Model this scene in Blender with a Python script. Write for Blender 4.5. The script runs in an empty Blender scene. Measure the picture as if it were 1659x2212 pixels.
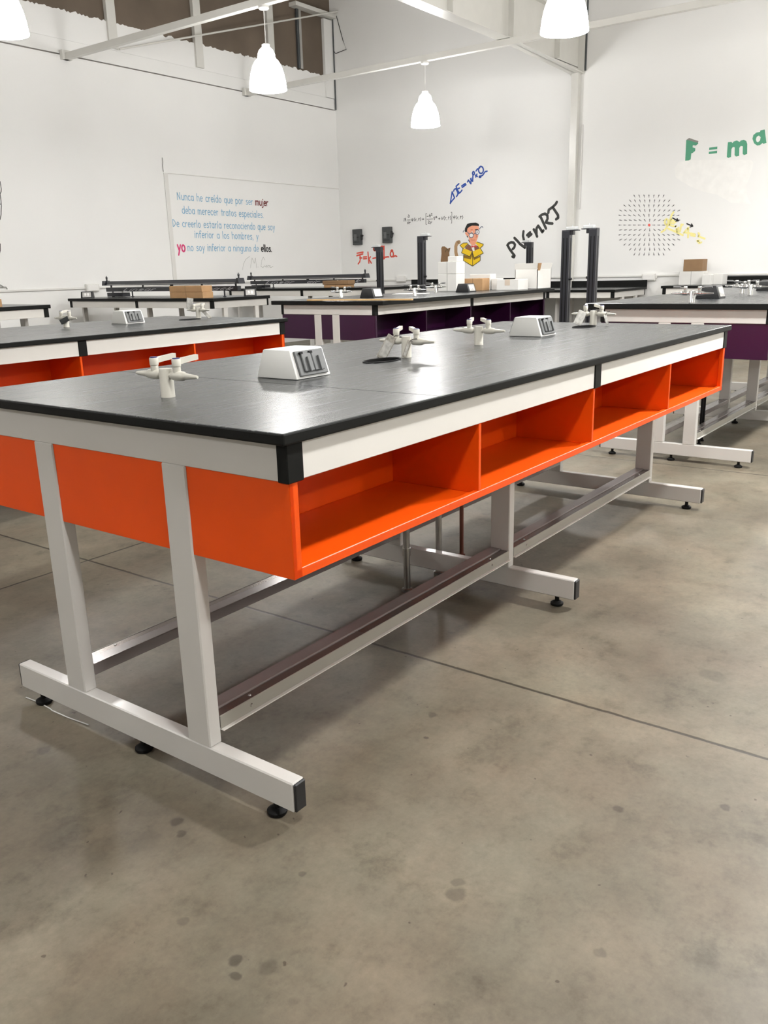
import bpy, bmesh, math, random
from mathutils import Vector, Matrix, geometry
random.seed(4)
SC = bpy.context.scene
COL = SC.collection
PI = math.pi
XB, YL = 11.6, 9.22            # back wall plane, left wall plane (metres)

# ------------------------------------------------------------------ materials
def s2l(r, g, b):
    f = lambda c: (c/255/12.92) if c/255 <= .04045 else ((c/255+.055)/1.055)**2.4
    return (f(r), f(g), f(b), 1)
def mat(name, col, rough=.5, metal=0., var=0., vscale=6., bump=0., bscale=200., emit=None, estr=0., coat=0., spec=.5, trans=0.):
    m = bpy.data.materials.new(name); m.use_nodes = True
    nt = m.node_tree; N, L = nt.nodes, nt.links
    b = N['Principled BSDF']
    b.inputs['Base Color'].default_value = col
    b.inputs['Roughness'].default_value = rough
    b.inputs['Metallic'].default_value = metal
    b.inputs['Specular IOR Level'].default_value = spec
    b.inputs['Coat Weight'].default_value = coat
    b.inputs['Transmission Weight'].default_value = trans
    if emit:
        b.inputs['Emission Color'].default_value = emit
        b.inputs['Emission Strength'].default_value = estr
    tc = N.new('ShaderNodeTexCoord')
    if var > 0:
        n = N.new('ShaderNodeTexNoise'); n.inputs['Scale'].default_value = vscale; n.inputs['Detail'].default_value = 4
        L.new(tc.outputs['Object'], n.inputs['Vector'])
        r = N.new('ShaderNodeMapRange'); r.inputs[1].default_value = .3; r.inputs[2].default_value = .7
        r.inputs[3].default_value = 1-var; r.inputs[4].default_value = 1+var
        L.new(n.outputs['Fac'], r.inputs[0])
        mx = N.new('ShaderNodeVectorMath'); mx.operation = 'SCALE'; mx.inputs[0].default_value = col[:3]
        L.new(r.outputs[0], mx.inputs['Scale']); L.new(mx.outputs[0], b.inputs['Base Color'])
    if bump > 0:
        n2 = N.new('ShaderNodeTexNoise'); n2.inputs['Scale'].default_value = bscale; n2.inputs['Detail'].default_value = 2
        L.new(tc.outputs['Object'], n2.inputs['Vector'])
        bp = N.new('ShaderNodeBump'); bp.inputs['Strength'].default_value = bump; bp.inputs['Distance'].default_value = .002
        L.new(n2.outputs['Fac'], bp.inputs['Height']); L.new(bp.outputs[0], b.inputs['Normal'])
    return m

M = {}
M['white_panel'] = mat('white laminate', (.74, .72, .68, 1), .35, var=.015)
M['frame'] = mat('pale grey powder coat', (.60, .585, .555, 1), .2, var=.02, bump=.04, bscale=500)
M['orange'] = mat('orange powder coat', (.80, .080, .002, 1), .36, spec=.3, var=.03, bump=.08, bscale=500)
M['purple'] = mat('purple powder coat', (.030, .003, .027, 1), .3, var=.04, bump=.08, bscale=500)
M['black'] = mat('black edging', (.010, .0105, .010, 1), .45, var=.1, spec=.1)
M['plastic_black'] = mat('black plastic', (.012, .012, .013, 1), .42, var=.1)
M['rubber'] = mat('black rubber', (.007, .007, .007, 1), .6, var=.1, spec=.15)
M['alu_black'] = mat('black anodised metal', (.013, .014, .02, 1), .33, spec=.6, var=.06)
M['zinc'] = mat('zinc plated steel', (.42, .41, .39, 1), .32, metal=1., var=.12, vscale=20)
M['rail_steel'] = mat('grey steel channel', (.27, .24, .23, 1), .22, metal=.25, var=.04)
M['lip_steel'] = mat('pale grey steel lip', (.36, .345, .30, 1), .32, metal=.2, var=.03)
M['rail_reflected'] = mat('steel strip with painted reflection', (.17, .145, .13, 1), .22, metal=.55, var=.05)  # brown tone paints the reflected shelf underside into the ledge
M['copper'] = mat('rust brown pipe', (.16, .055, .035, 1), .45, metal=.3, var=.1)
M['cream'] = mat('cream epoxy coating', (.62, .60, .53, 1), .28, var=.02)
M['blue'] = mat('dark blue cap', (.012, .014, .12, 1), .35, var=.05)
M['box_white'] = mat('white moulded plastic', (.76, .76, .73, 1), .38, var=.02)
M['grey_cover'] = mat('grey plastic cover', (.125, .13, .13, 1), .4, var=.04)
M['chrome'] = mat('chrome', (.78, .78, .77, 1), .1, metal=1., var=.02)
M['grey_lever'] = mat('grey lever sleeve', (.13, .13, .13, 1), .35, var=.05)
M['plate'] = mat('satin steel plate', (.55, .54, .52, 1), .35, metal=.8, var=.04)
M['socket_white'] = mat('white socket insert', (.85, .84, .82, 1), .3, var=.01)
M['card'] = mat('brown cardboard', (.42, .25, .12, 1), .75, var=.06, vscale=12)
M['card_dark'] = mat('dark brown cardboard', (.25, .15, .075, 1), .75, var=.06, vscale=12)
M['carton'] = mat('white carton', (.70, .69, .66, 1), .6, var=.025)
M['tape'] = mat('buff packing tape', (.62, .52, .42, 1), .35, var=.03)
M['paper'] = mat('printed paper', (.42, .39, .34, 1), .55, var=.35, vscale=120)
M['film'] = mat('clear grey plastic film', (.62, .61, .57, 1), .15, var=.25, vscale=60)
M['wood'] = mat('pale wood', (.55, .36, .16, 1), .5, var=.12, vscale=9)
M['trunk'] = mat('white trunking plastic', (.72, .71, .68, 1), .4, var=.02)
M['beam'] = mat('white painted steel', (.70, .69, .65, 1), .28, var=.02)
M['stud'] = mat('dark galvanised steel', (.10, .11, .115, 1), .45, metal=.4, var=.1)
M['brown'] = mat('raw brown sheathing board', (.150, .115, .085, 1), .75, var=.16, vscale=1.3)
M['bigwhite'] = mat('matt white ceiling paint', (.66, .65, .63, 1), .7, var=.03, vscale=.7)
M['steelbox'] = mat('dark grey steel', (.055, .06, .06, 1), .45, var=.12, vscale=14)
M['clear'] = mat('frosted clear plastic', (.6, .62, .62, 1), .2, var=.05)
M['cord'] = mat('white cord', (.7, .7, .68, 1), .6, var=.03)
M['letter_white'] = mat('pale grey lettering', (.5, .5, .52, 1), .5, var=.02)
for n, c in dict(sky_blue=(128, 178, 208), dark_red=(118, 28, 28), pink=(215, 62, 120), ink=(22, 22, 22), red=(226, 84, 66), blue=(44, 82, 170),
                 charcoal=(52, 52, 50), green=(84, 158, 126), grey_shade=(140, 138, 132), yellow=(248, 238, 158), arrow=(92, 92, 94),
                 dot=(226, 96, 86), skin=(238, 164, 132), frames=(104, 110, 128), jacket=(136, 88, 66), tie=(206, 62, 66), boxy=(242, 202, 32),
                 boxb=(140, 104, 20), line=(70, 66, 40), cat=(134, 102, 70), tail=(176, 142, 104), mouth=(196, 110, 86), pencil=(158, 158, 154),
                 freshwhite=(242, 241, 238)).items():
    M['p_'+n] = mat(n.replace('_', ' ')+' wall paint', s2l(*c), .6, var=.03, vscale=10)

def wall_mat(name, col):
    m = bpy.data.materials.new(name); m.use_nodes = True
    N, L = m.node_tree.nodes, m.node_tree.links; b = N['Principled BSDF']
    tc = N.new('ShaderNodeTexCoord')
    n = N.new('ShaderNodeTexNoise'); n.inputs['Scale'].default_value = .55; n.inputs['Detail'].default_value = 3
    L.new(tc.outputs['Object'], n.inputs['Vector'])
    cr = N.new('ShaderNodeValToRGB'); cr.color_ramp.elements[0].position = .3; cr.color_ramp.elements[1].position = .7
    cr.color_ramp.elements[0].color = tuple(c*.965 for c in col)+(1,); cr.color_ramp.elements[1].color = tuple(min(1, c*1.02) for c in col)+(1,)
    L.new(n.outputs['Fac'], cr.inputs[0]); L.new(cr.outputs[0], b.inputs['Base Color'])
    b.inputs['Roughness'].default_value = .62; b.inputs['Specular IOR Level'].default_value = .35
    n2 = N.new('ShaderNodeTexNoise'); n2.inputs['Scale'].default_value = 9; n2.inputs['Detail'].default_value = 5
    L.new(tc.outputs['Object'], n2.inputs['Vector'])
    bp = N.new('ShaderNodeBump'); bp.inputs['Strength'].default_value = .12; bp.inputs['Distance'].default_value = .01
    L.new(n2.outputs['Fac'], bp.inputs['Height']); L.new(bp.outputs[0], b.inputs['Normal'])
    return m
M['wall'] = wall_mat('white wall paint', (.86, .857, .842))

def top_mat():
    m = bpy.data.materials.new('dark grey worktop laminate'); m.use_nodes = True
    N, L = m.node_tree.nodes, m.node_tree.links; b = N['Principled BSDF']
    tc = N.new('ShaderNodeTexCoord'); mp = N.new('ShaderNodeMapping'); mp.inputs['Scale'].default_value = (1.2, 38, 38)
    L.new(tc.outputs['Object'], mp.inputs[0])
    n = N.new('ShaderNodeTexNoise'); n.inputs['Scale'].default_value = 2.2; n.inputs['Detail'].default_value = 6; n.inputs['Roughness'].default_value = .6
    L.new(mp.outputs[0], n.inputs['Vector'])
    cr = N.new('ShaderNodeValToRGB'); cr.color_ramp.elements[0].position = .3; cr.color_ramp.elements[1].position = .72
    cr.color_ramp.elements[0].color = (.034, .036, .037, 1); cr.color_ramp.elements[1].color = (.050, .053, .054, 1)
    L.new(n.outputs['Fac'], cr.inputs[0]); L.new(cr.outputs[0], b.inputs['Base Color'])
    r = N.new('ShaderNodeMapRange'); r.inputs[1].default_value = .3; r.inputs[2].default_value = .7; r.inputs[3].default_value = .25; r.inputs[4].default_value = .285
    L.new(n.outputs['Fac'], r.inputs[0]); L.new(r.outputs[0], b.inputs['Roughness'])
    b.inputs['Specular IOR Level'].default_value = .30
    return m
M['top'] = top_mat()

def floor_mat():
    m = bpy.data.materials.new('stained grey beige concrete'); m.use_nodes = True
    N, L = m.node_tree.nodes, m.node_tree.links; b = N['Principled BSDF']
    tc = N.new('ShaderNodeTexCoord'); P = tc.outputs['Object']
    def noise(sc, det=5, rough=.6, off=0):
        mp = N.new('ShaderNodeMapping'); mp.inputs['Location'].default_value = (off, off*1.7, 0); L.new(P, mp.inputs[0])
        n = N.new('ShaderNodeTexNoise'); n.inputs['Scale'].default_value = sc; n.inputs['Detail'].default_value = det; n.inputs['Roughness'].default_value = rough
        L.new(mp.outputs[0], n.inputs['Vector']); return n.outputs['Fac']
    def ramp(fac, stops):
        r = N.new('ShaderNodeValToRGB'); e = r.color_ramp.elements
        e[0].position, e[0].color = stops[0][0], stops[0][1]; e[1].position, e[1].color = stops[-1][0], stops[-1][1]
        for p, c in stops[1:-1]:
            x = e.new(p); x.color = c
        L.new(fac, r.inputs[0]); return r.outputs[0]
    def mul(a, bb, f=1.):
        x = N.new('ShaderNodeMix'); x.data_type = 'RGBA'; x.blend_type = 'MULTIPLY'; x.inputs[0].default_value = f
        L.new(a, x.inputs[6]); L.new(bb, x.inputs[7]); return x.outputs[2]
    def math_(op, a, bb=None):
        x = N.new('ShaderNodeMath'); x.operation = op
        if hasattr(a, 'links'): L.new(a, x.inputs[0])
        else: x.inputs[0].default_value = a
        if bb is not None:
            if hasattr(bb, 'links'): L.new(bb, x.inputs[1])
            else: x.inputs[1].default_value = bb
        return x.outputs[0]
    base = ramp(noise(1.5, 7, .62), [(.30, (.096, .080, .059, 1)), (.5, (.156, .133, .101, 1)), (.70, (.220, .191, .147, 1))])
    tint = ramp(noise(3.2, 4, .6, 5.3), [(.35, (1., .97, .93, 1)), (.65, (.95, 1., .98, 1))])
    c = mul(base, tint)
    blot = ramp(noise(6.5, 6, .68, 9.1), [(.30, (.60, .59, .57, 1)), (.44, (.96, .96, .95, 1)), (.56, (1, 1, 1, 1)), (.75, (1.10, 1.10, 1.08, 1))])
    c = mul(c, blot, .95)
    blot2 = ramp(noise(13, 5, .7, 17.), [(.32, (.80, .79, .78, 1)), (.46, (1, 1, 1, 1)), (.72, (1.05, 1.05, 1.04, 1))])
    c = mul(c, blot2, .8)
    fine = ramp(noise(60, 5, .75, 2.2), [(.3, (.84, .84, .83, 1)), (.7, (1.10, 1.10, 1.10, 1))])
    c = mul(c, fine, .8)
    mid = ramp(noise(24, 6, .72, 31.), [(.30, (.80, .79, .77, 1)), (.44, (.98, .98, .98, 1)), (.70, (1.08, 1.08, 1.07, 1))])
    c = mul(c, mid, .8)
    speck = ramp(noise(34, 2, .5, 7.7), [(.0, (.30, .27, .24, 1)), (.235, (.30, .27, .24, 1)), (.265, (1, 1, 1, 1)), (1, (1, 1, 1, 1))])
    c = mul(c, speck, .75)
    # separate spills and drips, each where it lies on the floor
    wob = N.new('ShaderNodeTexNoise'); wob.inputs['Scale'].default_value = 22; wob.inputs['Detail'].default_value = 3; L.new(P, wob.inputs['Vector'])
    sc_ = N.new('ShaderNodeVectorMath'); sc_.operation = 'MULTIPLY_ADD'
    L.new(wob.outputs['Color'], sc_.inputs[0]); sc_.inputs[1].default_value = (.03, .03, 0); sc_.inputs[2].default_value = (-.015, -.015, 0)
    ad = N.new('ShaderNodeVectorMath'); L.new(P, ad.inputs[0]); L.new(sc_.outputs[0], ad.inputs[1])
    for (x, y, r, k) in [(-.11, .29, .021, .55), (-.135, .25, .017, .55), (-.32, -.11, .016, .5), (-.345, -.135, .014, .5), (-.30, -.17, .024, .7), (.05, -.35, .026, .62),
                         (.08, -.335, .016, .7), (.49, -.51, .018, .6), (.63, -.71, .018, .55), (.61, .07, .018, .62), (.50, .02, .010, .45), (-.08, -.06, .011, .65),
                         (-.31, .04, .016, .72), (.07, -.64, .018, .72), (-.11, .82, .024, .7), (1.27, -.5, .05, .75), (-.29, .47, .085, .84), (-.20, .30, .055, .85),
                         (-.27, .36, .05, .88)]:
        d = N.new('ShaderNodeVectorMath'); d.operation = 'DISTANCE'; L.new(ad.outputs[0], d.inputs[0]); d.inputs[1].default_value = (x, y, 0)
        mr = N.new('ShaderNodeMapRange'); mr.inputs[1].default_value = r*.55; mr.inputs[2].default_value = r*.85
        mr.inputs[3].default_value = k*.95+.05; mr.inputs[4].default_value = 1; L.new(d.outputs['Value'], mr.inputs[0])
        cb = N.new('ShaderNodeCombineColor')
        for i in range(3): L.new(mr.outputs[0], cb.inputs[i])
        c = mul(c, cb.outputs[0])
    # saw-cut joints between the slabs
    sep = N.new('ShaderNodeSeparateXYZ'); L.new(P, sep.inputs[0])
    wj = math_('MULTIPLY', math_('SUBTRACT', noise(14, 4, .7, 3.), .5), .010)
    jm = None
    for ax, v in ((0, .89), (0, 3.94), (0, 6.99), (1, 2.05), (1, 6.4)):
        d = math_('ABSOLUTE', math_('SUBTRACT', math_('ADD', sep.outputs[ax], wj), v))
        mr = N.new('ShaderNodeMapRange'); mr.inputs[1].default_value = .0036; mr.inputs[2].default_value = .0078
        L.new(d, mr.inputs[0]); jm = mr.outputs[0] if jm is None else math_('MINIMUM', jm, mr.outputs[0])
    cb = N.new('ShaderNodeCombineColor')
    jv = math_('ADD', math_('MULTIPLY', jm, .72), .28)
    for i in range(3): L.new(jv, cb.inputs[i])
    c = mul(c, cb.outputs[0])
    L.new(c, b.inputs['Base Color'])
    rr = N.new('ShaderNodeMapRange'); rr.inputs[1].default_value = .3; rr.inputs[2].default_value = .7; rr.inputs[3].default_value = .38; rr.inputs[4].default_value = .56
    L.new(noise(2.4, 5, .6, 4.4), rr.inputs[0]); L.new(rr.outputs[0], b.inputs['Roughness'])
    b.inputs['Specular IOR Level'].default_value = .36
    bp = N.new('ShaderNodeBump'); bp.inputs['Strength'].default_value = .25; bp.inputs['Distance'].default_value = .004
    hgt = math_('ADD', jm, math_('MULTIPLY', noise(40, 4, .6, 1.), .12)); L.new(hgt, bp.inputs['Height']); L.new(bp.outputs[0], b.inputs['Normal'])
    return m
M['floor'] = floor_mat()

def shade_mat():
    m = bpy.data.materials.new('glowing opal lamp shade'); m.use_nodes = True
    b = m.node_tree.nodes['Principled BSDF']
    b.inputs['Base Color'].default_value = (.9, .89, .86, 1); b.inputs['Roughness'].default_value = .3
    b.inputs['Emission Color'].default_value = (1., .99, .972, 1); b.inputs['Emission Strength'].default_value = LAMP_SHADE
    return m
LAMP_SHADE = 40.
LAMP_WATTS = 31.
M['shade'] = shade_mat()

# ------------------------------------------------------------------ mesh building
class MB:
    """collects shapes, then becomes ONE mesh object"""
    def __init__(self): self.bm = bmesh.new(); self.mi = 0
    def _done(self, vs):
        fs = set()
        for v in vs:
            for f in v.link_faces: fs.add(f)
        for f in fs: f.material_index = self.mi
    def box(self, x0, x1, y0, y1, z0, z1, bev=0., seg=1):
        r = bmesh.ops.create_cube(self.bm, size=1.)
        vs = r['verts']
        bmesh.ops.scale(self.bm, vec=(x1-x0, y1-y0, z1-z0), verts=vs)
        bmesh.ops.translate(self.bm, vec=((x0+x1)/2, (y0+y1)/2, (z0+z1)/2), verts=vs)
        if bev > 0:
            es = set(e for v in vs for e in v.link_edges)
            rr = bmesh.ops.bevel(self.bm, geom=list(es), offset=bev, segments=seg, affect='EDGES', profile=.5)
            vs = rr['verts']
        self._done(vs); return self
    def hexa(self, b, t, bev=0., seg=2):
        """prism between bottom quad b and top quad t (4 points each)"""
        vs = [self.bm.verts.new(p) for p in b+t]
        n = len(b)
        fs = [self.bm.faces.new(vs[:n][::-1]), self.bm.faces.new(vs[n:])]
        for i in range(n):
            j = (i+1) % n; fs.append(self.bm.faces.new((vs[i], vs[j], vs[n+j], vs[n+i])))
        if bev > 0:
            es = set(e for f in fs for e in f.edges)
            vs = bmesh.ops.bevel(self.bm, geom=list(es), offset=bev, segments=seg, affect='EDGES', profile=.5)['verts']
        self._done(vs); return self
    def prism(self, poly, axis, a, b, bev=0.):
        """extrude a 2-D polygon along an axis from a to b"""
        def P(u, v, w): return {0: (w, u, v), 1: (u, w, v), 2: (u, v, w)}[axis]
        return self.hexa([P(u, v, a) for u, v in poly], [P(u, v, b) for u, v in poly], bev)
    def cyl(self, p, q, r, r2=None, n=16, caps=True):
        p, q = Vector(p), Vector(q); d = q-p
        res = bmesh.ops.create_cone(self.bm, cap_ends=caps, segments=n, radius1=r, radius2=r if r2 is None else r2, depth=d.length)
        vs = res['verts']; rot = d.to_track_quat('Z', 'Y').to_matrix().to_4x4()
        bmesh.ops.transform(self.bm, matrix=Matrix.Translation((p+q)/2) @ rot, verts=vs)
        self._done(vs); return self
    def lathe(self, prof, c=(0, 0, 0), d=(0, 0, 1), n=24, sx=1., sy=1.):
        """profile of (r, h) turned about d through c"""
        rot = Vector(d).to_track_quat('Z', 'Y').to_matrix().to_4x4(); T = Matrix.Translation(c) @ rot
        rings = []
        for r, h in prof:
            if r < 1e-6: rings.append([self.bm.verts.new(T @ Vector((0, 0, h)))])
            else: rings.append([self.bm.verts.new(T @ Vector((r*sx*math.cos(2*PI*i/n), r*sy*math.sin(2*PI*i/n), h))) for i in range(n)])
        for a, b in zip(rings, rings[1:]):
            for i in range(n):
                j = (i+1) % n
                if len(a) == 1 and len(b) == 1: continue
                if len(a) == 1: self.bm.faces.new((a[0], b[j], b[i])).material_index = self.mi
                elif len(b) == 1: self.bm.faces.new((a[i], a[j], b[0])).material_index = self.mi
                else: self.bm.faces.new((a[i], a[j], b[j], b[i])).material_index = self.mi
        return self
    def tube(self, pts, r, n=8):
        pts = [Vector(p) for p in pts]; rings = []
        for i, p in enumerate(pts):
            t = (pts[min(i+1, len(pts)-1)]-pts[max(i-1, 0)]).normalized()
            u = t.orthogonal().normalized() if abs(t.z) > .95 else Vector((0, 0, 1)).cross(t).normalized()
            w = t.cross(u)
            rings.append([self.bm.verts.new(p+r*(math.cos(2*PI*k/n)*u+math.sin(2*PI*k/n)*w)) for k in range(n)])
        for a, b in zip(rings, rings[1:]):
            for k in range(n):
                self.bm.faces.new((a[k], a[(k+1) % n], b[(k+1) % n], b[k])).material_index = self.mi
        self.bm.faces.new(rings[0][::-1]).material_index = self.mi; self.bm.faces.new(rings[-1]).material_index = self.mi
        return self
    def build(self, name, mats, parent=None, smooth=False, label=None):
        bmesh.ops.recalc_face_normals(self.bm, faces=self.bm.faces)
        me = bpy.data.meshes.new(name); self.bm.to_mesh(me); self.bm.free()
        for m in (mats if isinstance(mats, (list, tuple)) else [mats]): me.materials.append(M[m])
        if smooth:
            me.set_sharp_from_angle(angle=math.radians(35))
            for p in me.polygons: p.use_smooth = True
        o = bpy.data.objects.new(name, me); COL.objects.link(o)
        if parent is not None: o.parent = parent
        if label: o['label'] = label
        return o

def tag(o, label, cat, group=None, kind=None):
    o['label'] = label; o['category'] = cat
    if group: o['group'] = group
    if kind: o['kind'] = kind
    return o
def struct(o):
    o['kind'] = 'structure'; return o
def thing(name, label, cat, loc=(0, 0, 0), rz=0., group=None):
    o = bpy.data.objects.new(name, None); COL.objects.link(o); o.empty_display_size = .05
    o.location = loc; o.rotation_euler = (0, 0, rz)
    return tag(o, label, cat, group)
def dup(root, loc, label, rz=None):
    r = root.copy(); COL.objects.link(r); r.location = loc; r['label'] = label
    if rz is not None: r.rotation_euler = (0, 0, rz)
    for ch in list(root.children):
        c = ch.copy(); COL.objects.link(c); c.parent = r
        for g in list(ch.children):
            d = g.copy(); COL.objects.link(d); d.parent = c
    return r

# ------------------------------------------------------------------ painted work on the walls
def on_back(u, v, k=0): return (XB-.0015-.0006*k, u, v)
def on_left(u, v, k=0): return (u, YL-.0015-.0006*k, v)
def paint_strokes(name, strokes, w, m, parent, plane, k=0, join=True, label=None):
    mb = MB()
    for si, st in enumerate(strokes):
        ks = k+(si % 9)*.07
        for (a, b) in zip(st, st[1:]):
            dx, dy = b[0]-a[0], b[1]-a[1]; l = math.hypot(dx, dy)
            if l < 1e-5: continue
            nx, ny = -dy/l*w/2, dx/l*w/2
            q = [(a[0]+nx, a[1]+ny), (b[0]+nx, b[1]+ny), (b[0]-nx, b[1]-ny), (a[0]-nx, a[1]-ny)]
            mb.bm.faces.new([mb.bm.verts.new(plane(*p, ks)) for p in q])
        if join:
            for a in st:
                mb.bm.faces.new([mb.bm.verts.new(plane(a[0]+w/2*math.cos(2*PI*i/8), a[1]+w/2*math.sin(2*PI*i/8), k+.02)) for i in range(8)])
    return mb.build(name, m, parent, label=label)
def paint_fill(name, polys, m, parent, plane, k=0, label=None):
    mb = MB()
    for loops in polys:
        if not isinstance(loops[0][0], (tuple, list)): loops = [loops]
        flat = [p for lp in loops for p in lp]
        tris = geometry.tessellate_polygon([[Vector((p[0], p[1], 0)) for p in lp] for lp in loops])
        vs = [mb.bm.verts.new(plane(*p, k)) for p in flat]
        for t in tris:
            try: mb.bm.faces.new([vs[i] for i in t])
            except ValueError: pass
    return mb.build(name, m, parent, label=label)

def arc(cx, cy, rx, ry, a0, a1, n=10):
    return [(cx+rx*math.cos(math.radians(a0+(a1-a0)*i/n)), cy+ry*math.sin(math.radians(a0+(a1-a0)*i/n))) for i in range(n+1)]
O_ = arc(.36, .5, .34, .5, 0, 360, 14)
GL = {   # hand-lettered alphabet: (advance, strokes); x-height = 1
    'a': (.86, [O_, [(.70, 1), (.72, 0)]]), 'b': (.84, [[(.03, 1.6), (.03, 0)], O_]), 'c': (.74, [arc(.38, .5, .36, .5, 48, 312)]),
    'd': (.86, [O_, [(.71, 1.6), (.71, 0)]]), 'e': (.80, [[(.05, .52), (.70, .55)]+arc(.38, .5, .34, .5, 6, 310, 12)]),
    'f': (.56, [arc(.38, 1.3, .2, .28, 20, 180, 6)+[(.18, 0)], [(0, .95), (.48, .95)]]), 'g': (.86, [O_, [(.70, 1), (.72, -.2)]+arc(.40, -.22, .32, .3, 0, -150, 6)]),
    'h': (.80, [[(.03, 1.6), (.03, 0)], [(.03, .6)]+arc(.35, .65, .31, .35, 170, 0, 6)+[(.66, 0)]]), 'i': (.26, [[(.06, 1), (.06, 0)], [(.06, 1.38), (.07, 1.42)]]),
    'j': (.42, [[(.26, 1), (.26, -.25)]+arc(.06, -.25, .2, .22, 0, -130, 5), [(.26, 1.38), (.27, 1.42)]]), 'l': (.26, [[(.06, 1.6), (.06, 0)]]),
    'k': (.74, [[(.03, 1.6), (.03, 0)], [(.58, .95), (.06, .42), (.62, 0)]]),
    'm': (1.14, [[(.03, 1), (.03, 0)], [(.03, .6)]+arc(.27, .68, .23, .32, 170, 0, 6)+[(.5, 0)], [(.5, .6)]+arc(.75, .68, .24, .32, 170, 0, 6)+[(.99, 0)]]),
    'n': (.80, [[(.03, 1), (.03, 0)], [(.03, .6)]+arc(.35, .65, .31, .35, 170, 0, 6)+[(.66, 0)]]), 'o': (.82, [O_]),
    'p': (.84, [[(.03, 1), (.03, -.55)], O_]), 'q': (.88, [O_, [(.71, 1), (.71, -.55)]]), 'r': (.60, [[(.04, 1), (.04, 0)], [(.04, .55), (.2, .9), (.5, .96)]]),
    's': (.70, [[(.58, .88), (.36, 1), (.12, .88), (.12, .66), (.36, .52), (.58, .36), (.56, .12), (.32, 0), (.04, .1)]]),
    't': (.60, [[(.24, 1.4), (.24, 0)], [(0, 1), (.52, 1)]]), 'u': (.80, [[(.03, 1), (.04, .35)]+arc(.34, .35, .3, .35, 180, 330, 6), [(.66, 1), (.67, 0)]]),
    'y': (.74, [[(.02, 1), (.34, .1)], [(.66, 1), (.12, -.55)]]), 'N': (1.06, [[(.05, 0), (.08, 1.5), (.78, .05), (.80, 1.55)]]),
    'D': (1.0, [[(.08, 0), (.06, 1.5)], [(.06, 1.5), (.4, 1.42), (.74, 1.05), (.78, .62), (.5, .2), (.08, 0)]]),
    'L': (.8, [[(.05, 1.5), (.05, 0), (.66, 0)]]),
    '\u00ed': (.32, [[(.06, 1), (.06, 0)], [(.06, 1.25), (.2, 1.55)]]), ',': (.36, [[(.1, .08), (.02, -.22)]]), '.': (.36, [[(.06, .02), (.08, .05)]]), ' ': (.58, []),
}
def text_strokes(txt):
    out, x = [], 0.
    for ch in txt:
        adv, st = GL[ch]
        out += [[(x+a, b) for a, b in s] for s in st]; x += adv+.16
    return out, x-.16
def fit_text(txt, x0, z0, x1, z1, h, slant=0.):
    st, w = text_strokes(txt); s = (x1-x0)/w
    return [[(x0+(a+slant*b)*s, z0+(z1-z0)*(a/w)+b*h) for a, b in q] for q in st]

def words_of(txt, x0, z0, x1, z1, h):
    _, w = text_strokes(txt); s = (x1-x0)/w; x = 0.; out = []
    for wd in txt.split(' '):
        st, ww = text_strokes(wd)
        out.append([[(x0+(x+a)*s, z0+(z1-z0)*((x+a)/w)+b*h) for a, b in q] for q in st])
        x += ww+.16+GL[' '][0]+.16
    return out

# traced wall art, in metres on the wall (across, up)
ART_FORCE_RED = [[(8.842,1.487),(8.703,1.502)],[(8.849,1.444),(8.709,1.471)],[(8.782,1.454),(8.766,1.407),(8.784,1.337),(8.824,1.299)],[(8.784,1.403),(8.738,1.402)],[(8.696,1.417),(8.624,1.418)],[(8.697,1.385),(8.625,1.387)],[(8.591,1.499),(8.577,1.308)],[(8.538,1.416),(8.575,1.378),(8.521,1.307)],[(8.483,1.387),(8.412,1.397),(8.292,1.394),(8.139,1.405)],[(8.402,1.547),(8.406,1.534),(8.414,1.524),(8.426,1.519),(8.44,1.52),(8.452,1.526),(8.46,1.536),(8.462,1.549),(8.459,1.561),(8.45,1.571),(8.438,1.576),(8.425,1.576),(8.413,1.57),(8.405,1.559),(8.402,1.547)],[(8.241,1.557),(8.244,1.543),(8.253,1.532),(8.266,1.526),(8.28,1.527),(8.293,1.533),(8.301,1.545),(8.304,1.559),(8.3,1.573),(8.291,1.583),(8.278,1.589),(8.264,1.589),(8.252,1.582),(8.243,1.571),(8.241,1.557)],[(8.227,1.59),(8.232,1.415)],[(8.376,1.588),(8.392,1.55),(8.357,1.557)],[(8.129,1.401),(8.139,1.405)],[(8.294,1.355),(8.258,1.37),(8.223,1.377)],[(8.024,1.447),(8.028,1.427),(8.038,1.411),(8.052,1.402),(8.068,1.403),(8.082,1.412),(8.091,1.429),(8.094,1.449),(8.09,1.47),(8.08,1.486),(8.065,1.494),(8.05,1.494),(8.036,1.484),(8.027,1.468),(8.024,1.447)],[(8.026,1.402),(7.991,1.42),(7.953,1.407)],[(8.077,1.506),(8.054,1.52),(8.038,1.504)]]
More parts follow.
